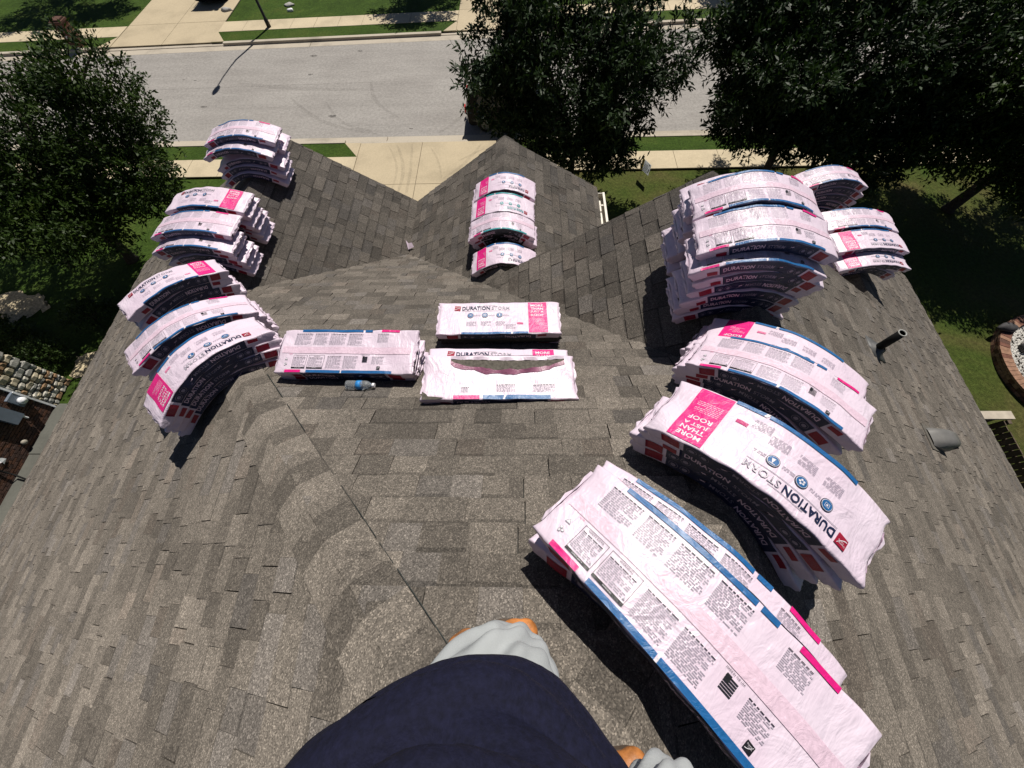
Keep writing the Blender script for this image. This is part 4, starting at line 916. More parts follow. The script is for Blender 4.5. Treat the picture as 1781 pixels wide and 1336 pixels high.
# ---------------------------------------------------------------- street things
MAT['iron'] = simple('dark_iron', (.022, .021, .02), .5, .4, .2, 10)
lx, ly = -15.86, 30.2
lp = empty('street_lamp', (lx, ly, .11), 'dark street lamp post on the far lawn strip', 'street lamp')
b = MB(); b.tube([(lx, ly, .1), (lx, ly, .5), (lx, ly, .55), (lx, ly, 5.6)], [.13, .12, .085, .06], 10); b.build('pole', MAT['iron'], lp, True)
b = MB(); b.tube([(lx, ly, 5.6), (lx + .05, ly - .35, 6.3), (lx + .1, ly - 1.0, 6.95), (lx + .15, ly - 1.7, 7.2)], [.055, .045, .04, .04], 8); b.build('arm', MAT['iron'], lp, True)
b = MB(); b.ball((lx + .2, ly - 2.15, 7.2), (.17, .48, .12), 8); b.build('lamp_head', MAT['iron'], lp, True)
# brick mailbox
def brickmat(name, c): return simple(name, c, .85, .15, .3, 9, .3, 60)
BR = [brickmat('brick_red', (.15, .07, .05)), brickmat('brick_brown', (.10, .055, .042)), brickmat('brick_tan', (.26, .15, .10))]; MAT['mortar'] = simple('mortar', (.34, .31, .27), .95)
mx, my = -27.3, 28.52
mb = empty('mailbox_pillar', (mx, my, .1), 'brick mailbox pillar leaning into view behind the left oak', 'mailbox')
b = MB(); b.box(mx - .27, mx + .27, my - .27, my + .27, 0, 1.3); b.build('core', MAT['mortar'], mb)
bm_ = {}
for k in range(16):
    for sd in range(4):
        for i in range(3):
            x0 = -.29 + i * .195 + (.03 if k % 2 else 0); z0_ = .02 + k * .08; key = (i, sd)
            o_ = MB()
            if sd == 0: o_.box(mx + x0, mx + min(x0 + .185, .29), my - .295, my - .265, z0_, z0_ + .07)
            elif sd == 1: o_.box(mx + .265, mx + .295, my + x0, my + min(x0 + .185, .29), z0_, z0_ + .07)
            elif sd == 2: o_.box(mx + x0, mx + min(x0 + .185, .29), my + .265, my + .295, z0_, z0_ + .07)
            else: o_.box(mx - .295, mx - .265, my + x0, my + min(x0 + .185, .29), z0_, z0_ + .07)
            o_.build('brick', BR[(k * 7 + i * 3 + sd) % 3], mb)
b = MB(); b.box(mx - .34, mx + .34, my - .34, my + .34, 1.30, 1.38); b.box(mx - .26, mx + .26, my - .26, my + .26, 1.38, 1.45); b.build('cap', BR[1], mb)
b = MB(); b.box(mx - .11, mx + .11, my - .315, my - .29, .95, 1.18); b.build('mail_door', MAT['metal'], mb)
b = MB(); b.box(mx - .09, mx + .09, my - .31, my - .292, .62, .74); b.build('number_plate', MAT['cap'], mb)
# yard sign on the near lawn
sx, sy = 5.33, 15.55; sg = empty('yard_sign', (sx, sy, .02), 'small yard sign with yellow band beside the near sidewalk', 'sign')
MAT['signw'] = simple('sign_white', (.78, .80, .82), .5)
for m__ in (MAT['signw'],):
    t_ = m__.node_tree; tl_ = t_.nodes.new('ShaderNodeBsdfTranslucent'); tl_.inputs[0].default_value = (.8, .82, .85, 1); mx_ = t_.nodes.new('ShaderNodeMixShader'); mx_.inputs[0].default_value = .55
    t_.links.new(t_.nodes['Principled BSDF'].outputs[0], mx_.inputs[1]); t_.links.new(tl_.outputs[0], mx_.inputs[2]); t_.links.new(mx_.outputs[0], t_.nodes['Material Output'].inputs[0])
MAT['signy'] = simple('sign_yellow', (.62, .46, .03), .5)
A_ = math.radians(-62); ux, uy = math.cos(A_), math.sin(A_)
def sp(a, z, d=0.): return (sx + ux * a + uy * d, sy + uy * a - ux * d, z)
def quad(b, a0, a1, z0_, z1, d): b.add([sp(a0, z0_, d), sp(a1, z0_, d), sp(a1, z1, d), sp(a0, z1, d)], [(0, 1, 2, 3)])
b = MB(); b.add([sp(-.29, .40), sp(.29, .40), sp(.29, .88), sp(-.29, .88), sp(-.29, .40, -.008), sp(.29, .40, -.008), sp(.29, .88, -.008), sp(-.29, .88, -.008)], [(0, 1, 2, 3), (7, 6, 5, 4), (0, 4, 5, 1), (2, 6, 7, 3), (1, 5, 6, 2), (3, 7, 4, 0)]); b.build('panel', MAT['signw'], sg)
b = MB(); quad(b, -.288, -.14, .402, .878, .004); b.build('header', MAT['signy'], sg)
b = MB(); rr = random.Random(8)
for a0, a1, z0_, z1 in [(-.255, -.18, .44, .56), (-.255, -.18, .60, .82), (.18, .22, .79, .86), (.2, .25, .5, .66)]: quad(b, a0, a1, z0_, z1, .008)
for k in range(5):
    z = .43
    while z < .74: wv = rr.uniform(.03, .07); quad(b, -.10 + k * .055, -.07 + k * .055, z, min(z + wv, .78), .008); z += wv + .015
b.build('print', INK['navy'], sg)
b = MB(); b.tube([sp(-.18, .0, -.012), sp(-.18, .6, -.012)], .005, 5); b.build('stake', MAT['iron'], sg); b = MB(); b.tube([sp(.18, .0, -.012), sp(.18, .6, -.012)], .005, 5); b.build('stake', MAT['iron'], sg)
# cars
MAT['paint'] = simple('dark_car_paint', (.004, .0045, .006), .22, .10, .1); MAT['glass'] = glassy('car_glass', (.02, .025, .03), .05, .0, 1.45); MAT['rubber'] = simple('tyre_rubber', (.012, .012, .012), .85); MAT['alloy'] = simple('alloy', (.35, .35, .36), .35, .5, .1, 8, metal=.8)
MAT['tail'] = simple('tail_light', (.45, .012, .01), .25, .5, .2, 30)
def car(cx, cy, ang, label, group):
    root = empty('parked_car', (cx, cy, 0), label, 'car', group); c, s = math.cos(ang), math.sin(ang)
    def T(p): return (cx + c * p[0] - s * p[1], cy + s * p[0] + c * p[1], p[2])
    prof = [(-2.38, .42), (-2.40, .75), (-2.34, 1.08), (-2.10, 1.62), (-1.85, 1.72), (.25, 1.74), (.55, 1.68), (1.15, 1.18), (1.55, 1.10), (2.15, 1.0), (2.36, .82), (2.40, .45), (2.2, .30), (-2.25, .30)]
    b = MB(); ny = 7; V = []
    for x, z in prof:
        for j in range(ny):
            k = -1 + 2 * j / (ny - 1); hw = .95 - (max(0, z - .95) * .27) - .05 * (abs(x) / 2.4) ** 4; xx = x * (1 - .05 * abs(k) ** 3); V.append(T((xx, hw * (k if abs(k) < .9 else math.copysign(1, k)), z - .035 * abs(k) ** 4 * (z > 1))))
    n = len(prof); F = [(i * ny + j, ((i + 1) % n) * ny + j, ((i + 1) % n) * ny + j + 1, i * ny + j + 1) for i in range(n) for j in range(ny - 1)] + [tuple(i * ny for i in range(n))[::-1], tuple(i * ny + ny - 1 for i in range(n))]
    b.add(V, F); b.build('body', MAT['paint'], root, False)
    for sgn in (-1, 1):
        for x0, x1 in ((-1.75, -.95), (-.88, -.02), (.06, .82)):
            b = MB(); P = [(x0 - (.10 if x0 < -1.5 else 0), 1.10), (x1 + (.1 if x1 > .5 else 0), 1.10), (x1 - (.28 if x1 > .5 else 0), 1.58), (x0 + .05, 1.58)]
            b.add([T((x, sgn * (.957 - max(0, z - .95) * .27), z)) for x, z in P], [(0, 1, 2, 3)]); b.build('side_window', MAT['glass'], root)
        b = MB(); b.box(-.06, .06, -.05, .05, 0, .12); b.v = [T((.85 + v[0], sgn * 1.03 + v[1], 1.08 + v[2])) for v in b.v]; b.build('mirror', MAT['paint'], root)
        b = MB(); b.box(-.03, .02, -.12, .12, -.14, .14); b.v = [T((-2.36 + v[0], sgn * .78 + v[1], 1.0 + v[2])) for v in b.v]; b.build('tail_light', MAT['tail'], root)
        b = MB(); b.box(-.02, .03, -.17, .17, -.08, .08); b.v = [T((2.30 + v[0], sgn * .68 + v[1], .80 + v[2])) for v in b.v]; b.build('headlight', MAT['cap'], root)
        for wx in (-1.45, 1.45):
            p = T((wx, sgn * .74, .34)); ax = (-s * sgn, c * sgn, 0); wh = lathe([(0, .30), (.02, .34), (.2, .34), (.22, .30)], p, ax, 20).build('wheel', MAT['rubber'], root)
            lathe([(.215, .22), (.225, .20), (.228, .05)], p, ax, 16).build('rim', MAT['alloy'], wh)
    for nm, xa, za, xb, zb, hw in (('rear_window', -2.31, 1.16, -2.12, 1.58, .70), ('windscreen', 1.10, 1.235, .60, 1.65, .72)):
        d = np.array([zb - za, 0, xa - xb]); d /= np.linalg.norm(d); d = d if (d[0] > 0) == (xa > 0) else -d; b = MB()
        b.add([T((xa + d[0] * .012, -hw, za + d[2] * .012)), T((xa + d[0] * .012, hw, za + d[2] * .012)), T((xb + d[0] * .012, hw * .88, zb + d[2] * .012)), T((xb + d[0] * .012, -hw * .88, zb + d[2] * .012))], [(0, 1, 2, 3)]); b.build(nm, MAT['glass'], root)
    b = MB()
    for k in range(6): b.tube([T((-1.5 + k * .3, -.5, 1.765)), T((-1.5 + k * .3, .5, 1.765))], .015, 5)
    b.build('roof_rack', MAT['iron'], root)
    return root
car(-.35, 20.25, 0., 'dark parked car with red tail light under the middle oak', 'dark parked cars')
car(-20.75, 35.65, math.pi / 2, 'dark parked car at the top of the far concrete driveway', 'dark parked cars')
# pale stones on the far lawn
MAT['rock'] = simple('pale_rock', (.34, .33, .31), .9, .2, .25, 6, .5, 20); 
def rock(name, p, r, m, label, cat, group=None, seed=0, parent=None):
    g = random.Random(seed); b = MB(); b.ball((0, 0, 0), 1, 7); ph = [g.uniform(0, 6) for _ in range(6)]
    V = [(p[0] + r[0] * v[0] * (1 + .18 * math.sin(3 * v[1] + ph[0]) + .12 * math.sin(5 * v[2] + ph[1])), p[1] + r[1] * v[1] * (1 + .18 * math.sin(3 * v[0] + ph[2])), p[2] + r[2] * v[2] * (1 + .15 * math.sin(4 * v[0] + ph[3]))) for v in b.v]
    o = mesh(name, V, b.f, m, parent, True)
    if label: tag(o, label, cat, group)
    return o
rock('lawn_rock', (-20.6 + 1.2, 32.6, .12), (.35, .2, .15), MAT['rock'], 'small pale rock on the far lawn above the lamp post', 'rock', None, 3)
rock('utility_box', (-17.2 + 1.8, 33.2, .08), (.3, .25, .1), MAT['rock'], 'grey utility lid in the far lawn', 'utility box', None, 4)
rock('lawn_rock', (-15.1, 32.4, .10), (.22, .15, .10), MAT['cap'], 'white stone at the edge of the far sidewalk', 'rock', None, 5)
# ---------------------------------------------------------------- right side yard: raised brick bed and fence
pc = np.array([17.75, 5.75]); prx, pry = 2.0, 2.15
bed = empty('flower_bed', (pc[0], pc[1], 0), 'round raised bed edged with brick and filled with white gravel', 'flower bed')
b = MB(); n = 48
ringp = lambda k, r: (pc[0] + prx * r * math.cos(k * 2 * math.pi / n), pc[1] + pry * r * math.sin(k * 2 * math.pi / n))
V = [(*ringp(k, r), z) for r, z in ((1.0, 0), (1.0, .25), (.90, .25), (.90, 0)) for k in range(n)]
b.add(V, [(i * n + k, i * n + (k + 1) % n, (i + 1) * n + (k + 1) % n, (i + 1) * n + k) for i in range(3) for k in range(n)]); b.build('bed_core', MAT['mortar'], bed)
nb = 84
for lv, (ra, rb, z0_, z1) in enumerate(((1.0, 1.03, .02, .12), (1.0, 1.03, .135, .235), (.885, 1.035, .25, .32))):
    for k in range(nb):
        a0 = (k + .04 + .5 * (lv % 2)) * 2 * math.pi / nb; a1 = (k + .96 + .5 * (lv % 2)) * 2 * math.pi / nb; jz = random.uniform(-.006, .006)
        q = [(pc[0] + prx * r * math.cos(a), pc[1] + pry * r * math.sin(a)) for r, a in ((ra, a0), (rb, a0), (rb, a1), (ra, a1))]
        b = MB(); b.add([(x, y, z0_ + jz) for x, y in q] + [(x, y, z1 + jz) for x, y in q], [(0, 3, 2, 1), (4, 5, 6, 7), (0, 1, 5, 4), (1, 2, 6, 5), (2, 3, 7, 6), (3, 0, 4, 7)]); b.build('brick', BR[(k * 5 + lv) % 3 if random.random() < .6 else 2], bed)
MAT['gravel'] = simple('white_gravel', (.62, .60, .56), .9, .2, .2, 20); MAT['soil'] = simple('soil', (.05, .04, .03), .95, .1, .4, 8, .5, 30)
b = MB(); b.add([(*ringp(k, .895), .16) for k in range(n)], [tuple(range(n))]); b.build('soil', MAT['soil'], bed)
g = np.random.default_rng(5); pts = g.uniform(-1, 1, (9000, 2)); pts = pts[np.hypot(pts[:, 0], pts[:, 1]) < .88]; pts = pts[(pts[:, 1] > -.25 + .25 * np.sin(pts[:, 0] * 4)) ]
V = []; F = []
for i, (x, y) in enumerate(pts):
    r = g.uniform(.022, .045); p = np.array([pc[0] + prx * x, pc[1] + pry * y, .17 + g.uniform(0, .03)]); q = [p + r * np.array(d) for d in ((1, .2, 0), (-.3, 1, .1), (-.9, -.4, 0), (.3, -1, .05), (0.1, .1, .8))]
    k = len(V); V += q; F += [(k, k + 1, k + 4), (k + 1, k + 2, k + 4), (k + 2, k + 3, k + 4), (k + 3, k, k + 4)]
tag(mesh('gravel', V, F, MAT['gravel'], bed), kind='stuff')
MAT['darkrock'] = simple('dark_rock', (.05, .048, .05), .8, .3, .3, 5, .5, 15)
rock('boulder', (16.75, 6.6, .28), (.26, .17, .2), MAT['darkrock'], 'dark boulder lying on the white gravel of the round bed', 'rock', None, 6); rock('boulder', (17.35, 7.15, .25), (.2, .2, .16), MAT['darkrock'], 'smaller dark boulder near the far rim of the round bed', 'rock', None, 7); rock('boulder', (16.35, 7.35, .42), (.3, .16, .13), MAT['darkrock'], 'dark flat stone sitting on the brick rim of the bed', 'rock', None, 9)
def shrub(name, label, c, r, ncl, seed, group=None, ln=.10, wd=.045, m='leafC'):
    g = np.random.default_rng(seed); root = empty(name, (c[0], c[1], 0), label, 'shrub', group); v = g.normal(0, 1, (ncl, 3)); v /= np.linalg.norm(v, axis=1)[:, None]; v[:, 2] = np.abs(v[:, 2])
    q = v * np.array(r) * g.uniform(.5, 1.05, (ncl, 1)) + np.array([c[0], c[1], c[2]]); V, F = leaves(q, v, 12, ln, wd, .14, seed); fast_mesh('foliage', V, F, MAT[m], root)
    t = MB()
    for i in range(10): t.tube([(c[0], c[1], 0), (c[0] + r[0] * .3 * math.cos(i), c[1] + r[1] * .3 * math.sin(i), c[2] + r[2] * .3), tuple(q[i * (ncl // 12)])], [.02, .014, .005], 5)
    t.build('stem', MAT['bark'], root)
    return root
shrub('low_shrub', 'low plant growing in the near half of the round bed', (17.4, 5.0, .25), (.7, .6, .4), 160, 71); shrub('low_shrub', 'dark leafy plant at the lower rim of the round bed', (16.6, 4.35, .25), (.5, .45, .45), 130, 72, None, .14, .05)
# wooden fence beyond the right eave
MAT['wood'] = simple('weathered_wood', (.10, .075, .055), .85, .15, .35, 4, .4, 30); MAT['post'] = simple('pale_post_cap', (.42, .37, .30), .8, .2, .15)
fx, fy0 = 12.6, 3.5
fn = empty('wooden_fence', (fx, fy0, 0), 'dark wooden picket fence running along below the right eave', 'fence')
for k in range(46):
    b = MB(); y1 = fy0 - k * .155; b.box(fx - .012 + random.uniform(-.006, .006), fx + .012, y1 - .138, y1, .04, 1.86 + random.uniform(-.015, .015)); b.build('picket', MAT['wood'], fn)
for z in (.4, 1.0, 1.6):
    b = MB(); b.box(fx + .014, fx + .055, fy0 - 46 * .155, fy0, z, z + .09); b.build('rail', MAT['wood'], fn)
for k in range(4):
    b = MB(); y1 = fy0 - k * 2.3; b.box(fx + .058, fx + .148, y1 - .1, y1, 0, 1.9); b.build('post', MAT['wood'], fn)
gx_ = empty('return_fence', (11.6, 3.4, 0), 'short pale capped fence panel meeting the dark picket fence', 'fence')
b = MB(); b.box(9.2, 12.85, 3.52, 3.74, 1.86, 1.93); b.build('cap', MAT['post'], gx_)
for k in range(22):
    b = MB(); b.box(9.25 + k * .158, 9.25 + k * .158 + .145, 3.60, 3.625, .04, 1.855); b.build('picket', MAT['wood'], gx_)
# ---------------------------------------------------------------- neighbouring house on the left
NX = -15.92; nh = empty('neighbour_house', (NX, 0, 0), 'neighbouring house with brick side wall and stone corner at the left edge', 'house'); yc = 5.66
b = MB(); b.box(NX - 10, NX - .06, -12, yc - .06, 0, 5.4); b.build('wall', MAT['mortar'], nh)
MAT['nroof'] = simple('neighbour_roof', (.10, .09, .08), .9); b = MB(); b.add([(NX + .5, -12.5, 5.25), (NX + .5, yc + .5, 5.25), (NX - 5, yc - 5, 8.6), (NX - 5, -12.5, 8.6), (NX - 10.5, yc + .5, 5.25), (NX - 10.5, -12.5, 5.25)], [(0, 1, 2, 3), (1, 4, 2), (2, 4, 5, 3), (0, 5, 4, 1)]); b.build('roof', MAT['nroof'], nh)
BV = MB()
for k in range(66):
    y = 4.66 - (.11 if k % 2 else 0); z = .02 + k * .08
    while y > -8:
        if z < 5.2: BV.box(NX - .06, NX - random.uniform(.002, .012), y - .205, y, z, z + .066, random.randrange(3))
        y -= .218
tag(BV.build('brick_courses', [brickmat('brick_dark', (.10, .058, .045)), brickmat('brick_dusky', (.075, .048, .04)), brickmat('brick_ember', (.12, .06, .04))], nh), kind='stuff')
ST = [simple('limestone_' + n_, c, .9, .2, .25, 7, .6, 25) for n_, c in (('cream', (.46, .40, .29)), ('grey', (.34, .33, .30)), ('rust', (.30, .19, .11)), ('white', (.52, .49, .42)))]
g = random.Random(11); z = .03
while z < 5.1:
    hh = g.uniform(.10, .24); y = yc
    while y > 4.68:
        wy = min(g.uniform(.14, .36), y - 4.66)
        b = MB(); b.ball((0, 0, 0), 1, 5); P = [g.uniform(0, 6) for _ in range(4)]; zz_ = z + hh / 2; j = g.uniform(-.02, .02)
        V = [(NX - .03 + .075 * math.copysign(abs(v[0]) ** .6, v[0]) * (1 + .3 * math.sin(4 * v[1] + P[0])), y - wy / 2 + (wy / 2 - .008) * math.copysign(abs(v[1]) ** .45, v[1]) * (1 + .06 * math.sin(5 * v[2] + P[1])), zz_ + j + (hh / 2 - .006) * math.copysign(abs(v[2]) ** .45, v[2]) * (1 + .1 * math.sin(4 * v[1] + P[2]))) for v in b.v]
        mesh('stone', V, b.f, ST[g.choice([0, 0, 1, 1, 2, 3])], nh, False); y -= wy
    z += hh
b = MB(); b.box(NX - .05, NX + .04, 4.6, 4.66, 0, 5.2); b.build('trim_strip', MAT['cap'], nh)
MAT['boxgrey'] = simple('utility_grey', (.16, .19, .24), .5, .4, .1)
mbx = empty('utility_box', (NX, 3.8, 1.2), 'blue grey electrical box mounted on the dark brick wall', 'utility box'); b = MB(); b.box(NX + .012, NX + .16, 3.72, 4.08, .80, 1.75); b.build('cabinet', MAT['boxgrey'], mbx); b = MB(); b.tube([(NX + .08, 4.02, .8), (NX + .08, 4.02, .62)], .03, 8); b.build('conduit', MAT['cap'], mbx)
mtr = empty('electric_meter', (NX, 4.45, 1.1), 'round white meter on its grey back plate beside the stone corner', 'meter'); b = MB(); b.box(NX + .012, NX + .10, 4.30, 4.60, .86, 1.32); b.build('back_plate', MAT['boxgrey'], mtr)
lathe([(0, .11), (.07, .11), (.10, .095), (.10, .06), (.11, .055)], (NX + .10, 4.45, 1.02), (1, 0, 0), 20).build('dial', MAT['cap'], mtr, True); b = MB(); b.box(NX + .101, NX + .115, 4.58, 4.62, .86, 1.32); b.build('edge_strip', MAT['cap'], mtr)
tag(lathe([(0, .08), (.05, .08), (.09, .05)], (NX + .012, 3.3, .35), (1, 0, 0), 12).build('wall_outlet', simple('beige_outlet', (.30, .27, .22), .6), None, True), 'small beige round outlet low on the brick wall', 'outlet')
tag(mesh('wall_tag', [(NX + .02, 2.72, .52), (NX + .03, 2.55, .50), (NX + .04, 2.60, .58), (NX + .03, 2.50, .66), (NX + .02, 2.62, .64), (NX + .03, 2.68, .74), (NX + .02, 2.72, .62)], [(0, 1, 2, 6), (2, 3, 4), (2, 4, 5, 6)], MAT['cap']), 'scrap of white paper on the dark brick wall', 'scrap')
dp = empty('hose_pipe', (NX, 2.2, .3), 'dark pipe crossing the foot of the brick wall', 'pipe'); b = MB(); b.tube([(NX + .03, 2.5, 1.2), (NX + .05, 2.35, .6), (NX + .10, 2.3, .2), (NX + .55, 2.15, .12)], .025, 8); b.build('pipe', MAT['blackpipe'], dp, True)
# paving, beds and shrubs at its foot
MAT['path'] = make_conc('path_concrete', (.12, .12, .105), .75)
pth = setg(sheet('path', [(NX - .1, -8), (NX + .95, -8), (NX + .95, 4.75), (NX - .1, 4.75)], .03, MAT['path']))
for k in range(7):
    y1 = 4.7 - k * 1.75; x1 = NX + (.9 if k < 1 else .42 if k < 2 else .55)
    if k == 1: continue
    put(sheet('concrete_slab', [(NX + .0, y1 - 1.7), (x1, y1 - 1.7), (x1, y1), (NX + .0, y1)], .06, MAT['path'], th=.04), pth)
MAT['chips'] = simple('pale_gravel', (.50, .42, .28), .9, .2, .45, 14, .6, 40)
def ragged(P, k=9, am=.16, sd=1):
    g_ = random.Random(sd); out = []
    for i in range(len(P)):
        a_, b_ = P[i], P[(i + 1) % len(P)]
        for j in range(k): t_ = j / k; out.append((a_[0] + (b_[0] - a_[0]) * t_ + g_.uniform(-am, am), a_[1] + (b_[1] - a_[1]) * t_ + g_.uniform(-am, am)))
    return out
setg(sheet('gravel_bed', ragged([(-16.0, 5.75), (-14.6, 5.7), (-14.2, 6.6), (-15.2, 6.9), (-16.2, 6.6)], am=.08), .05, MAT['chips']))
setg(sheet('gravel_bed', ragged([(-22.5, 8.5), (-19.6, 8.1), (-18.5, 8.7), (-19.0, 9.3), (-20.3, 9.6), (-22.5, 9.2)], sd=2), .05, MAT['chips']))
gs = 'shrubs in front of the neighbouring house'
shrub('front_shrub', 'leafy green shrub growing against the stone corner', (-16.7, 6.3, .3), (.75, .6, .75), 330, 81, gs); shrub('front_shrub', 'rounded dark shrub left of the stone corner', (-18.3, 6.9, .3), (.9, .8, .8), 330, 82, gs); shrub('front_shrub', 'small pale edged shrub between the gravel patch and the wall', (-19.6, 7.5, .3), (.7, .6, .6), 240, 83, gs); shrub('front_shrub', 'sparse shrub in deep shade under the oak', (-16.2, 8.2, .2), (.9, .7, .6), 160, 84, gs)
# ---------------------------------------------------------------- the photographer, seen from above
MAT['skin'] = simple('skin', (.42, .22, .14), .55, .35, .12, 18); MAT['shirt'] = simple('navy_shirt', (.006, .0065, .020), .85, .2, .35, 160, .25, 300); MAT['shorts'] = simple('pale_grey_shorts', (.33, .345, .35), .8, .2, .06, 14, .12, 220)
MAT['leather'] = simple('tan_leather', (.42, .16, .045), .5, .35, .45, 26, .3, 60); MAT['sole'] = simple('boot_sole', (.10, .07, .05), .8); MAT['hair'] = simple('brown_hair', (.05, .03, .018), .6)
def fused(name, mb_, m, parent, vox, it=6, fold=None):
    me = bpy.data.meshes.new('t'); me.from_pydata(mb_.v, [], mb_.f); o = bpy.data.objects.new('t', me); COL.objects.link(o)
    r = o.modifiers.new('r', 'REMESH'); r.mode = 'VOXEL'; r.voxel_size = vox; s = o.modifiers.new('s', 'SMOOTH'); s.iterations = it; s.factor = .5
    e = bpy.data.meshes.new_from_object(o.evaluated_get(bpy.context.evaluated_depsgraph_get())); bpy.data.objects.remove(o)
    e.name = name
    if fold:
        n = len(e.vertices); co = np.zeros(n * 3); no = np.zeros(n * 3); e.vertices.foreach_get('co', co); e.vertices.foreach_get('normal', no); co = co.reshape(-1, 3); no = no.reshape(-1, 3)
        co = co + no * fold(co - UP)[:, None]; e.vertices.foreach_set('co', co.ravel()); e.update()
    e.materials.clear(); e.materials.append(m); e.polygons.foreach_set('use_smooth', [True] * len(e.polygons)); q = bpy.data.objects.new(name, e); COL.objects.link(q); put(q, parent); return q
def U(p): return np.array(p, float) + UP
def tb(b, pts, rad, n=14): # round capped limb
    b.tube([U(p) for p in pts], rad, n)
    for p, r in zip(pts, rad): b.ball(U(p), r * .995, 8)
FL = np.array([-.125, -.232, pz('F', 0, -.232) + .015]); FR = np.array([.15, -.515, zroof(.15, -.515) + .015])
man = empty('person', U((.05, -.40, -1.45)), 'photographer seen from above in navy shirt, pale grey shorts and tan boots', 'person')
PV = (-.055, -.42, -.74); KL = (-.045, -.262, -1.0); KR = (.275, -.42, -.97); AL = FL + [0, 0, .12]; AR = FR + [0.02, -.02, .12]
bd = MB()
tb(bd, [PV, (-.055, -.41, -.62), (-.055, -.385, -.42), (-.055, -.40, -.2), (-.055, -.42, -.02)], [.15, .155, .165, .15, .12])
tb(bd, [(-.15, -.42, -.78), KL, tuple(AL)], [.095, .062, .042]); tb(bd, [(.05, -.43, -.78), KR, (KR[0] * .5 + AR[0] * .5 + .02, (KR[1] + AR[1]) / 2 - .02, (KR[2] + AR[2]) / 2), tuple(AR)], [.095, .062, .062, .042])
for sgn in (-1, 1):
    sh = (-.055 + sgn * .19, -.43, .0); el = (-.04 + sgn * .30, -.34, -.16); ha = (sgn * .085, -.10, .065)
    tb(bd, [(-.055, -.42, .02), sh, el, ha], [.10, .068, .046, .03]); tb(bd, [ha, (sgn * .06, -.04, .085)], [.03, .026])
    for k in range(4): tb(bd, [(sgn * .058 + sgn * .004 * k, -.045 + .004 * k, .065 + .02 * k), (sgn * .03, -.018, .062 + .02 * k), (sgn * .008, -.028, .06 + .02 * k)], [.009, .0085, .0075], 8)
    tb(bd, [(sgn * .075, -.06, .05), (sgn * .05, -.065, .035), (sgn * .02, -.06, .04)], [.011, .010, .009], 8)
tb(bd, [(-.055, -.42, .0), (-.05, -.40, .13)], [.062, .058]); bd.ball(U((-.045, -.375, .25)), (.078, .097, .118), 12); bd.ball(U((-.045, -.29, .21)), (.035, .03, .05), 8); bd.ball(U((-.045, -.272, .235)), (.014, .022, .022), 7)
for sgn in (-1, 1): bd.ball(U((-.045 + sgn * .08, -.375, .24)), (.012, .025, .033), 7); bd.ball(U((-.045 + sgn * .03, -.288, .262)), (.014, .012, .010), 6)
fused('body', bd, MAT['skin'], man, .0095, 4)
hb = MB(); hb.ball(U((-.045, -.392, .28)), (.084, .098, .10), 10); fused('hair', hb, MAT['hair'], man, .012, 3)
# shirt: torso drape over the belly, with folds running round it
sb = MB()
for z, y, rx, ry in ((-.66, -.38, .185, .17), (-.60, -.365, .195, .20), (-.53, -.34, .215, .235), (-.44, -.335, .22, .240), (-.36, -.35, .235, .215), (-.26, -.375, .235, .18), (-.15, -.40, .20, .155), (-.03, -.425, .20, .13)): sb.ball(U((-.06, y, z)), (rx, ry, .085), 14)
for sgn in (-1, 1): tb(sb, [(-.055 + sgn * .15, -.43, .01), (-.05 + sgn * .235, -.40, -.07), (-.045 + sgn * .27, -.37, -.125)], [.095, .082, .078])
def sfold(c):
    ang = np.arctan2(c[:, 0] + .06, c[:, 1] + .37); z = c[:, 2]
    f = np.sin(z * 70 + 2.4 * np.sin(ang * 1.3 + .5) + 1.2 * np.sin(ang * 3.1)); return .0125 * np.sign(f) * np.abs(f) ** .7 * np.clip((np.cos(ang) + .5), 0, 1) + .008 * np.sin(z * 36 + ang * 2.6 + 1) - .006 * np.clip(np.sin(z * 47 - ang * 1.8) - .55, 0, 1) / .45 + .004 * np.sin(z * 121 + ang * 2.2) + .004 * np.sin(ang * 9 + z * 14)
fused('shirt', sb, MAT['shirt'], man, .0085, 5, sfold)
hs_ = MB()
hs_.ball(U((-.05, -.42, -.70)), (.18, .155, .13), 14)
tb(hs_, [(-.15, -.42, -.74), (-.135, -.345, -.86), (-.060, -.265, -.985), (-.045, -.255, -1.06)], [.125, .14, .14, .125]); tb(hs_, [(.06, -.43, -.76), (.17, -.45, -.86), (.265, -.425, -.94), (.275, -.425, -1.0)], [.12, .105, .088, .082])
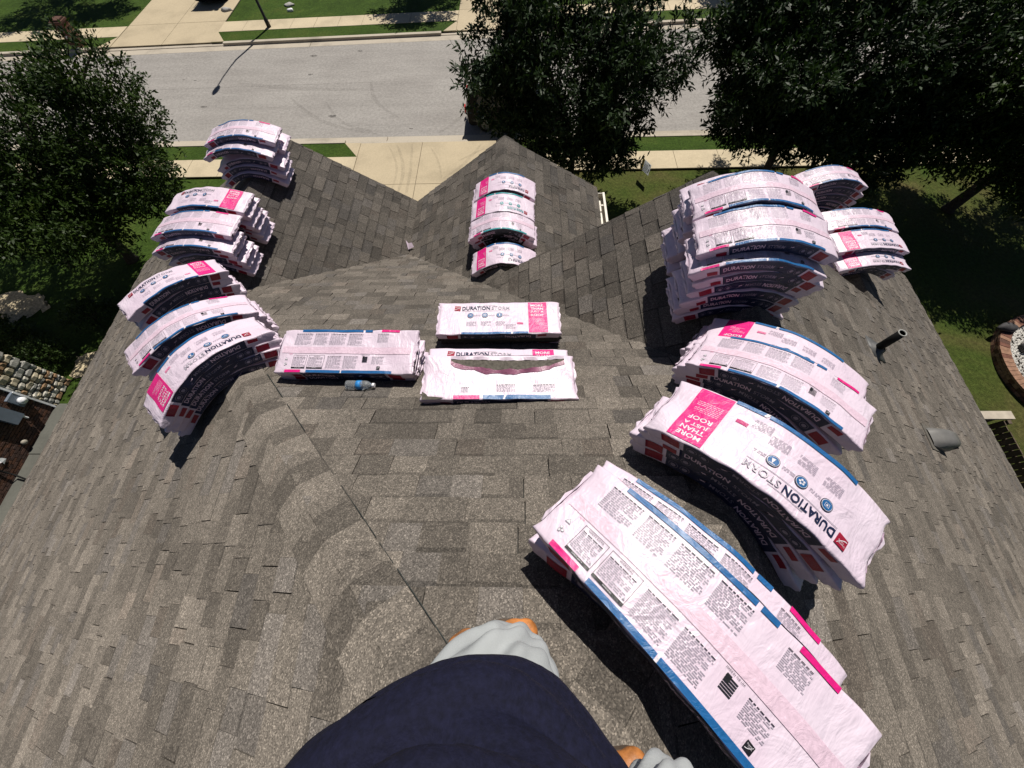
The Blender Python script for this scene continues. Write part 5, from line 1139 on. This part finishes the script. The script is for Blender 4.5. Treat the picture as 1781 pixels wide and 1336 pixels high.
def hfold(c):
    return .0085 * np.sin((c[:, 0] * .8 + c[:, 2] * 1.2 + c[:, 1] * .4) * 70 + 2 * np.sin(c[:, 0] * 22) + 1.5 * np.sin(c[:, 1] * 30)) + .003 * np.sin(c[:, 0] * 95 - c[:, 1] * 60)
fused('shorts', hs_, MAT['shorts'], man, .008, 3, hfold)
def boot(ft, ang, nm='boot'):
    c, s = math.cos(ang), math.sin(ang); b = MB()
    def Q(x, y, z): return U((ft[0] + c * x - s * y, ft[1] + s * x + c * y, ft[2] + z))
    for x, z, rx, ry, rz in ((-.07, .045, .05, .042, .045), (-.02, .05, .06, .042, .05), (.04, .045, .06, .046, .042), (.10, .038, .055, .048, .034), (.135, .035, .04, .042, .03)): b.ball(Q(x, 0, z), (rx, rx * .9 if abs(s) > .7 else ry, rz), 10)
    b.tube([Q(-.055, 0, .03), Q(-.055, 0, .10), Q(-.06, 0, .16)], [.050, .046, .048], 16)
    o = fused(nm, b, MAT['leather'], man, .006, 3)
    q = MB(); n = 20; P = [(.03 + .145 * math.cos(t), (.05 if math.cos(t) > 0 else .042) * math.sin(t)) for t in np.linspace(0, 2 * math.pi, n, endpoint=False)]
    q.add([Q(x - .005, y, -.006) for x, y in P] + [Q(x - .005, y, .016) for x, y in P], [tuple(range(n))[::-1], tuple(range(n, 2 * n))] + [(k, (k + 1) % n, n + (k + 1) % n, n + k) for k in range(n)]); q.build('sole', MAT['sole'], o)
boot(FL, .2); boot(FR, .45)
# hair on the right shin
g = np.random.default_rng(9); V = []; F = []
for i in range(420):
    t = g.uniform(.02, .95); a = g.uniform(0, 6.28); p = np.array(KR) * (1 - t) + AR * t; r = .064 * (1 - t) + .046 * t; d = np.array([math.cos(a), math.sin(a), 0]); q = p + d * r * .98
    e = q + d * .012 + np.array([g.normal(0, .004), g.normal(0, .004), -.008]); k = len(V); V += [U(q), U(q + [.0008, .0004, 0]), U(e)]; F.append((k, k + 1, k + 2))
tag(mesh('leg_hair', V, F, MAT['hair'], man), kind='stuff')
mk = MB(); mk.tube([U(p) for p in ((-.13, -.20, -.93), (-.08, -.175, -.965), (-.03, -.165, -.99), (.0, -.18, -1.0))], .002, 5); mk.build('pocket_seam', MAT['rubber'], man)
